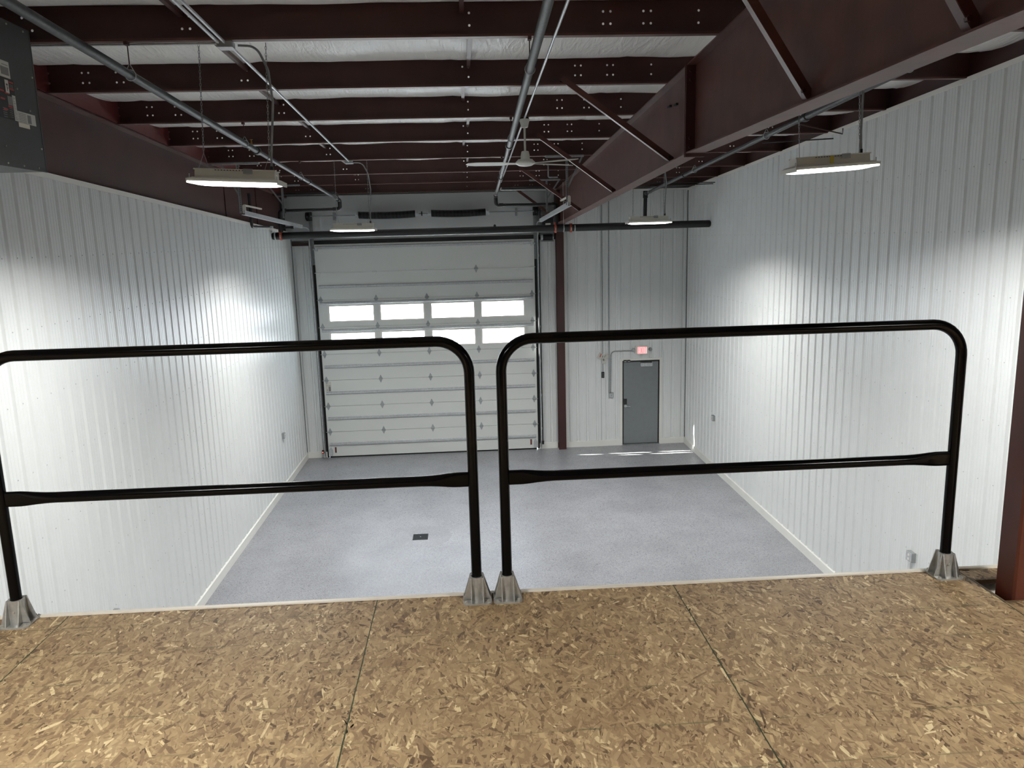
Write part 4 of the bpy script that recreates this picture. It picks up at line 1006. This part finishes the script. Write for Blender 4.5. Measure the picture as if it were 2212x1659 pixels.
# ------------------------------------------------------------------ mezzanine deck
dk = thing('mezzanine_deck', 'mezzanine floor of oriented strand board sheets with green sealed seams', 'deck', (0, E, DK), kind='structure')
seams = [-1.627+1.219*k for k in range(-2, 6)]+[XR-.005]
seams[0] = XL+.005
T = .018
def strands(wd, ln, seed, hole=None):
    import numpy as np
    rg = np.random.RandomState(seed); n = int(5800*wd*ln)
    cls = rg.rand(n)
    Ln = np.where(cls < .50, rg.uniform(.035, .10, n), np.where(cls < .62, rg.uniform(.08, .16, n), np.where(cls < .9, rg.uniform(.014, .04, n), rg.uniform(.010, .045, n))))
    Wd = np.where(cls < .50, rg.uniform(.007, .021, n), np.where(cls < .62, rg.uniform(.014, .036, n), np.where(cls < .9, rg.uniform(.003, .009, n), rg.uniform(.0008, .0022, n))))
    ang = PI/2+np.where(rg.rand(n) < .72, rg.normal(0, .55, n), rg.uniform(-PI/2, PI/2, n))
    tone = np.clip(rg.normal(.47, .19, n), 0, 1)
    tone = np.where(rg.rand(n) < .05, rg.uniform(.72, 1.0, n), tone); tone = np.where(cls >= .9, rg.uniform(0, .16, n), tone); tone = np.where((cls < .6) & (rg.rand(n) < .05), rg.uniform(.05, .2, n), tone)  # thinnest slivers toned dark as shadow lines between the flakes
    cx, cyy = rg.uniform(0, wd, n), rg.uniform(-ln, 0, n)
    tpl = np.array([(-.5, -.42), (-.12, -.5), (.38, -.46), (.5, .30), (.15, .5), (-.36, .44)])
    P = tpl[None]+rg.uniform(-.11, .11, (n, 6, 2)); P[:, 2:4, 0] += rg.uniform(-.12, .12, n)[:, None]; P[:, [0, 5], 0] += rg.uniform(-.12, .12, n)[:, None]
    X = P[..., 0]*Ln[:, None]; Yv = P[..., 1]*Wd[:, None]
    ca, sa = np.cos(ang)[:, None], np.sin(ang)[:, None]
    wx = np.clip(cx[:, None]+X*ca-Yv*sa, .0008, wd-.0008); wy = np.clip(cyy[:, None]+X*sa+Yv*ca, -ln+.0008, -.0005)
    order = np.argsort(-Wd*Ln*rg.uniform(.3, 1.7, n)); rank = np.empty(n); rank[order] = np.arange(n)
    wz = (.0001+.0011*rank/n)[:, None]+np.zeros((n, 6))
    keep = np.ones(n, bool)
    if hole is not None:
        keep = ~((wx.max(1) > hole[0]-.001) & (wx.min(1) < hole[1]+.001) & (wy.max(1) > hole[2]-.001) & (wy.min(1) < hole[3]+.001))
    co = np.stack([wx, wy, wz], -1)[keep]; tn = tone[keep]; m = len(co)
    me = bpy.data.meshes.new('wood_strands'); me.vertices.add(m*6); me.loops.add(m*6); me.polygons.add(m)
    me.vertices.foreach_set('co', co.astype('f4').ravel()); me.loops.foreach_set('vertex_index', np.arange(m*6, dtype='i4'))
    me.polygons.foreach_set('loop_start', np.arange(m, dtype='i4')*6); me.polygons.foreach_set('loop_total', np.full(m, 6, 'i4'))
    at = me.attributes.new('tone', 'FLOAT', 'FACE'); at.data.foreach_set('value', tn.astype('f4'))
    me.materials.append(M_osb); me.update(calc_edges=True); return me
STR = {k: strands(1.2166, 2.438, 11+k) for k in range(3)}
STR['n'] = strands(seams[8]-seams[7]-.0024, 2.438, 31)
STR['h'] = strands(1.2166, 2.438, 41, (2.042-seams[5]-.0012, 2.30-seams[5]-.0012, 2.687-E, 2.87-E))
def osb(x0, x1, y0, y1, hole=None, vk=0):
    mb = MB(); g = .0012
    x0 += g; x1 -= g
    if hole is None: mb.box(x0, x1, y0, y1, DK-T, DK)
    else:
        hx0, hx1, hy0, hy1 = hole
        mb.box(x0, x1, y0, hy0, DK-T, DK); mb.box(x0, x1, hy1, y1, DK-T, DK); mb.box(x0, hx0, hy0, hy1, DK-T, DK); mb.box(hx1, x1, hy0, hy1, DK-T, DK)
    me = mesh('osb_panel', mb, M_osb, (x0, E, DK), smooth=False)
    o = bpy.data.objects.new('osb_panel', me); C.objects.link(o); o.parent = dk; o.location = (x0-0, 0, 0); ORG[o] = (x0, E, DK)
    so = bpy.data.objects.new('wood_strands', STR[('h' if hole else ('n' if x1-x0 < 1.1 else vk % 3))]); C.objects.link(so); so.parent = o; so['kind'] = 'stuff'; ORG[so] = ORG[o]
    if y1 < E-3: bpy.data.objects.remove(so)
    elif y1 < E-.1: so.location = (0, y1-E, 0)
    s = MB(); s.box(x0-.0025, x0+.0016, y0, y1, DK-T+.001, DK+.0004)
    ge = part(o, 'green_edge', s, M_green)
    return o
for k in range(len(seams)-1):
    x0, x1 = seams[k], seams[k+1]
    hole = (2.042, 2.30, 2.687, 2.87) if k == 5 else None
    osb(x0, x1, E-2.438, E, hole, k)
    osb(x0, x1, E-4.879, E-2.441, None, k+1)
    osb(x0, x1, Y0, E-4.882)
part(dk, 'edge_trim', MB().box(XL+.002, XR-.002, E+.001, E+.021, 3.55, DK+.006), M_cream, 'white trim strip capping the deck edge')
part(dk, 'subfloor', MB().box(XL+.002, XR-.002, Y0, E-.002, 3.60, 3.66), M_slab)
mb = MB()
for k in range(24):
    x = XL+.2+.4064*k
    if x < XR-.1 and not 1.95 < x < 2.35: mb.box(x, x+.045, Y0, E-.002, 3.66, DK-T)
part(dk, 'joists', mb, M_galvd)

# ------------------------------------------------------------------ guard rails
YR = 2.935; ZT, ZMID, RT = 4.835, 4.286, .0207
def rail(xa, xb, label):
    t = thing('guard_rail', label, 'railing', ((xa+xb)/2, YR, DK), 'black guard rails on the mezzanine edge')
    mb = MB().tube(fillet([(xa, YR, DK+.02), (xa, YR, ZT), (xb, YR, ZT), (xb, YR, DK+.02)], .125, 10), RT, 20, caps=True)
    part(t, 'rail_frame', mb, M_black)
    # mid rail with flattened ends
    mb = MB(); prof = []; L = xb-xa; nseg = 20
    st = [(0.0, 1), (.055, 1), (.075, .97), (.10, .75), (.13, .4), (.165, .12), (.2, 0)]
    stations = st + [(L-d, f) for d, f in reversed(st)]
    vs = []
    for d, f in stations:
        hz = RT+(.0295-RT)*f; hy = RT+(.008-RT)*f
        for k in range(nseg):
            a = 2*PI*k/nseg; cs, sn = math.cos(a), math.sin(a)
            e_ = 1-.55*f
            vs.append((xa+d, YR+hy*math.copysign(abs(cs)**e_, cs), ZMID+hz*math.copysign(abs(sn)**e_, sn)))
    fs = [(i*nseg+k, i*nseg+(k+1) % nseg, (i+1)*nseg+(k+1) % nseg, (i+1)*nseg+k) for i in range(len(stations)-1) for k in range(nseg)]
    mb.add(vs, fs); part(t, 'mid_rail', mb, M_black)
    for x in (xa, xb): base_flange(t, x)
    return t
def base_flange(t, x):
    c = (x, YR); h = .0575; z0 = DK
    mb = MB()
    q = h; cr_ = .012
    oct_ = [(-q+cr_, -q), (q-cr_, -q), (q, -q+cr_), (q, q-cr_), (q-cr_, q), (-q+cr_, q), (-q, q-cr_), (-q, -q+cr_)]
    mb.prism([(x+a, YR+b) for a, b in oct_], lambda a, b: (a, b, z0), lambda a, b: (a, b, z0+.007))
    # socket with open bore
    mb.lathe((x, YR, z0), [(.036, .006), (.0305, .03), (.0285, .07), (.0295, .098), (.029, .102), (.0222, .102), (.0222, .085)], 28)
    # eight buttress ribs, two per side
    for ax in range(4):
        ca, sa = [(1, 0), (0, 1), (-1, 0), (0, -1)][ax]
        for o in (-.0235, .0235):
            ta, tb = o-.0022, o+.0022
            def W_(r_, s_, zz): # r outward, s sideways
                return (x+r_*ca-s_*sa, YR+r_*sa+s_*ca, zz)
            mb.hexa([W_(.018, ta, z0+.006), W_(h-.002, ta, z0+.006), W_(h-.003, ta, z0+.013), W_(.018, ta, z0+.013)], [W_(.018, tb, z0+.006), W_(h-.002, tb, z0+.006), W_(h-.003, tb, z0+.013), W_(.018, tb, z0+.013)])
            mb.hexa([W_(.012, ta, z0+.010), W_(h-.003, ta, z0+.012), W_(.0265, ta, z0+.103), W_(.015, ta, z0+.103)], [W_(.012, tb, z0+.010), W_(h-.003, tb, z0+.012), W_(.0265, tb, z0+.103), W_(.015, tb, z0+.103)])
    f = part(t, 'base_flange', mb, M_alu)
    for sx_ in (-1, 1):
        for sy_ in (-1, 1):
            bx, by = x+sx_*.042, YR+sy_*.042
            mb = MB(); mb.lathe((bx, by, z0+.007), [(.0095, 0), (.0095, .0015), (.0065, .002), (.006, .005), (.003, .007)], 12)
            part(f, 'lag_screw', mb, M_bolt)
    mb = MB().cyl((x, YR-.030, z0+.058), (x, YR-.0335, z0+.058), .0042, 10); part(f, 'set_screw', mb, M_bolt)
rail(-1.797, -.001, 'left black tube guard rail, running out of the left edge of the picture')
rail(.1215, 1.949, 'right black tube guard rail, in front of the grey walk door')
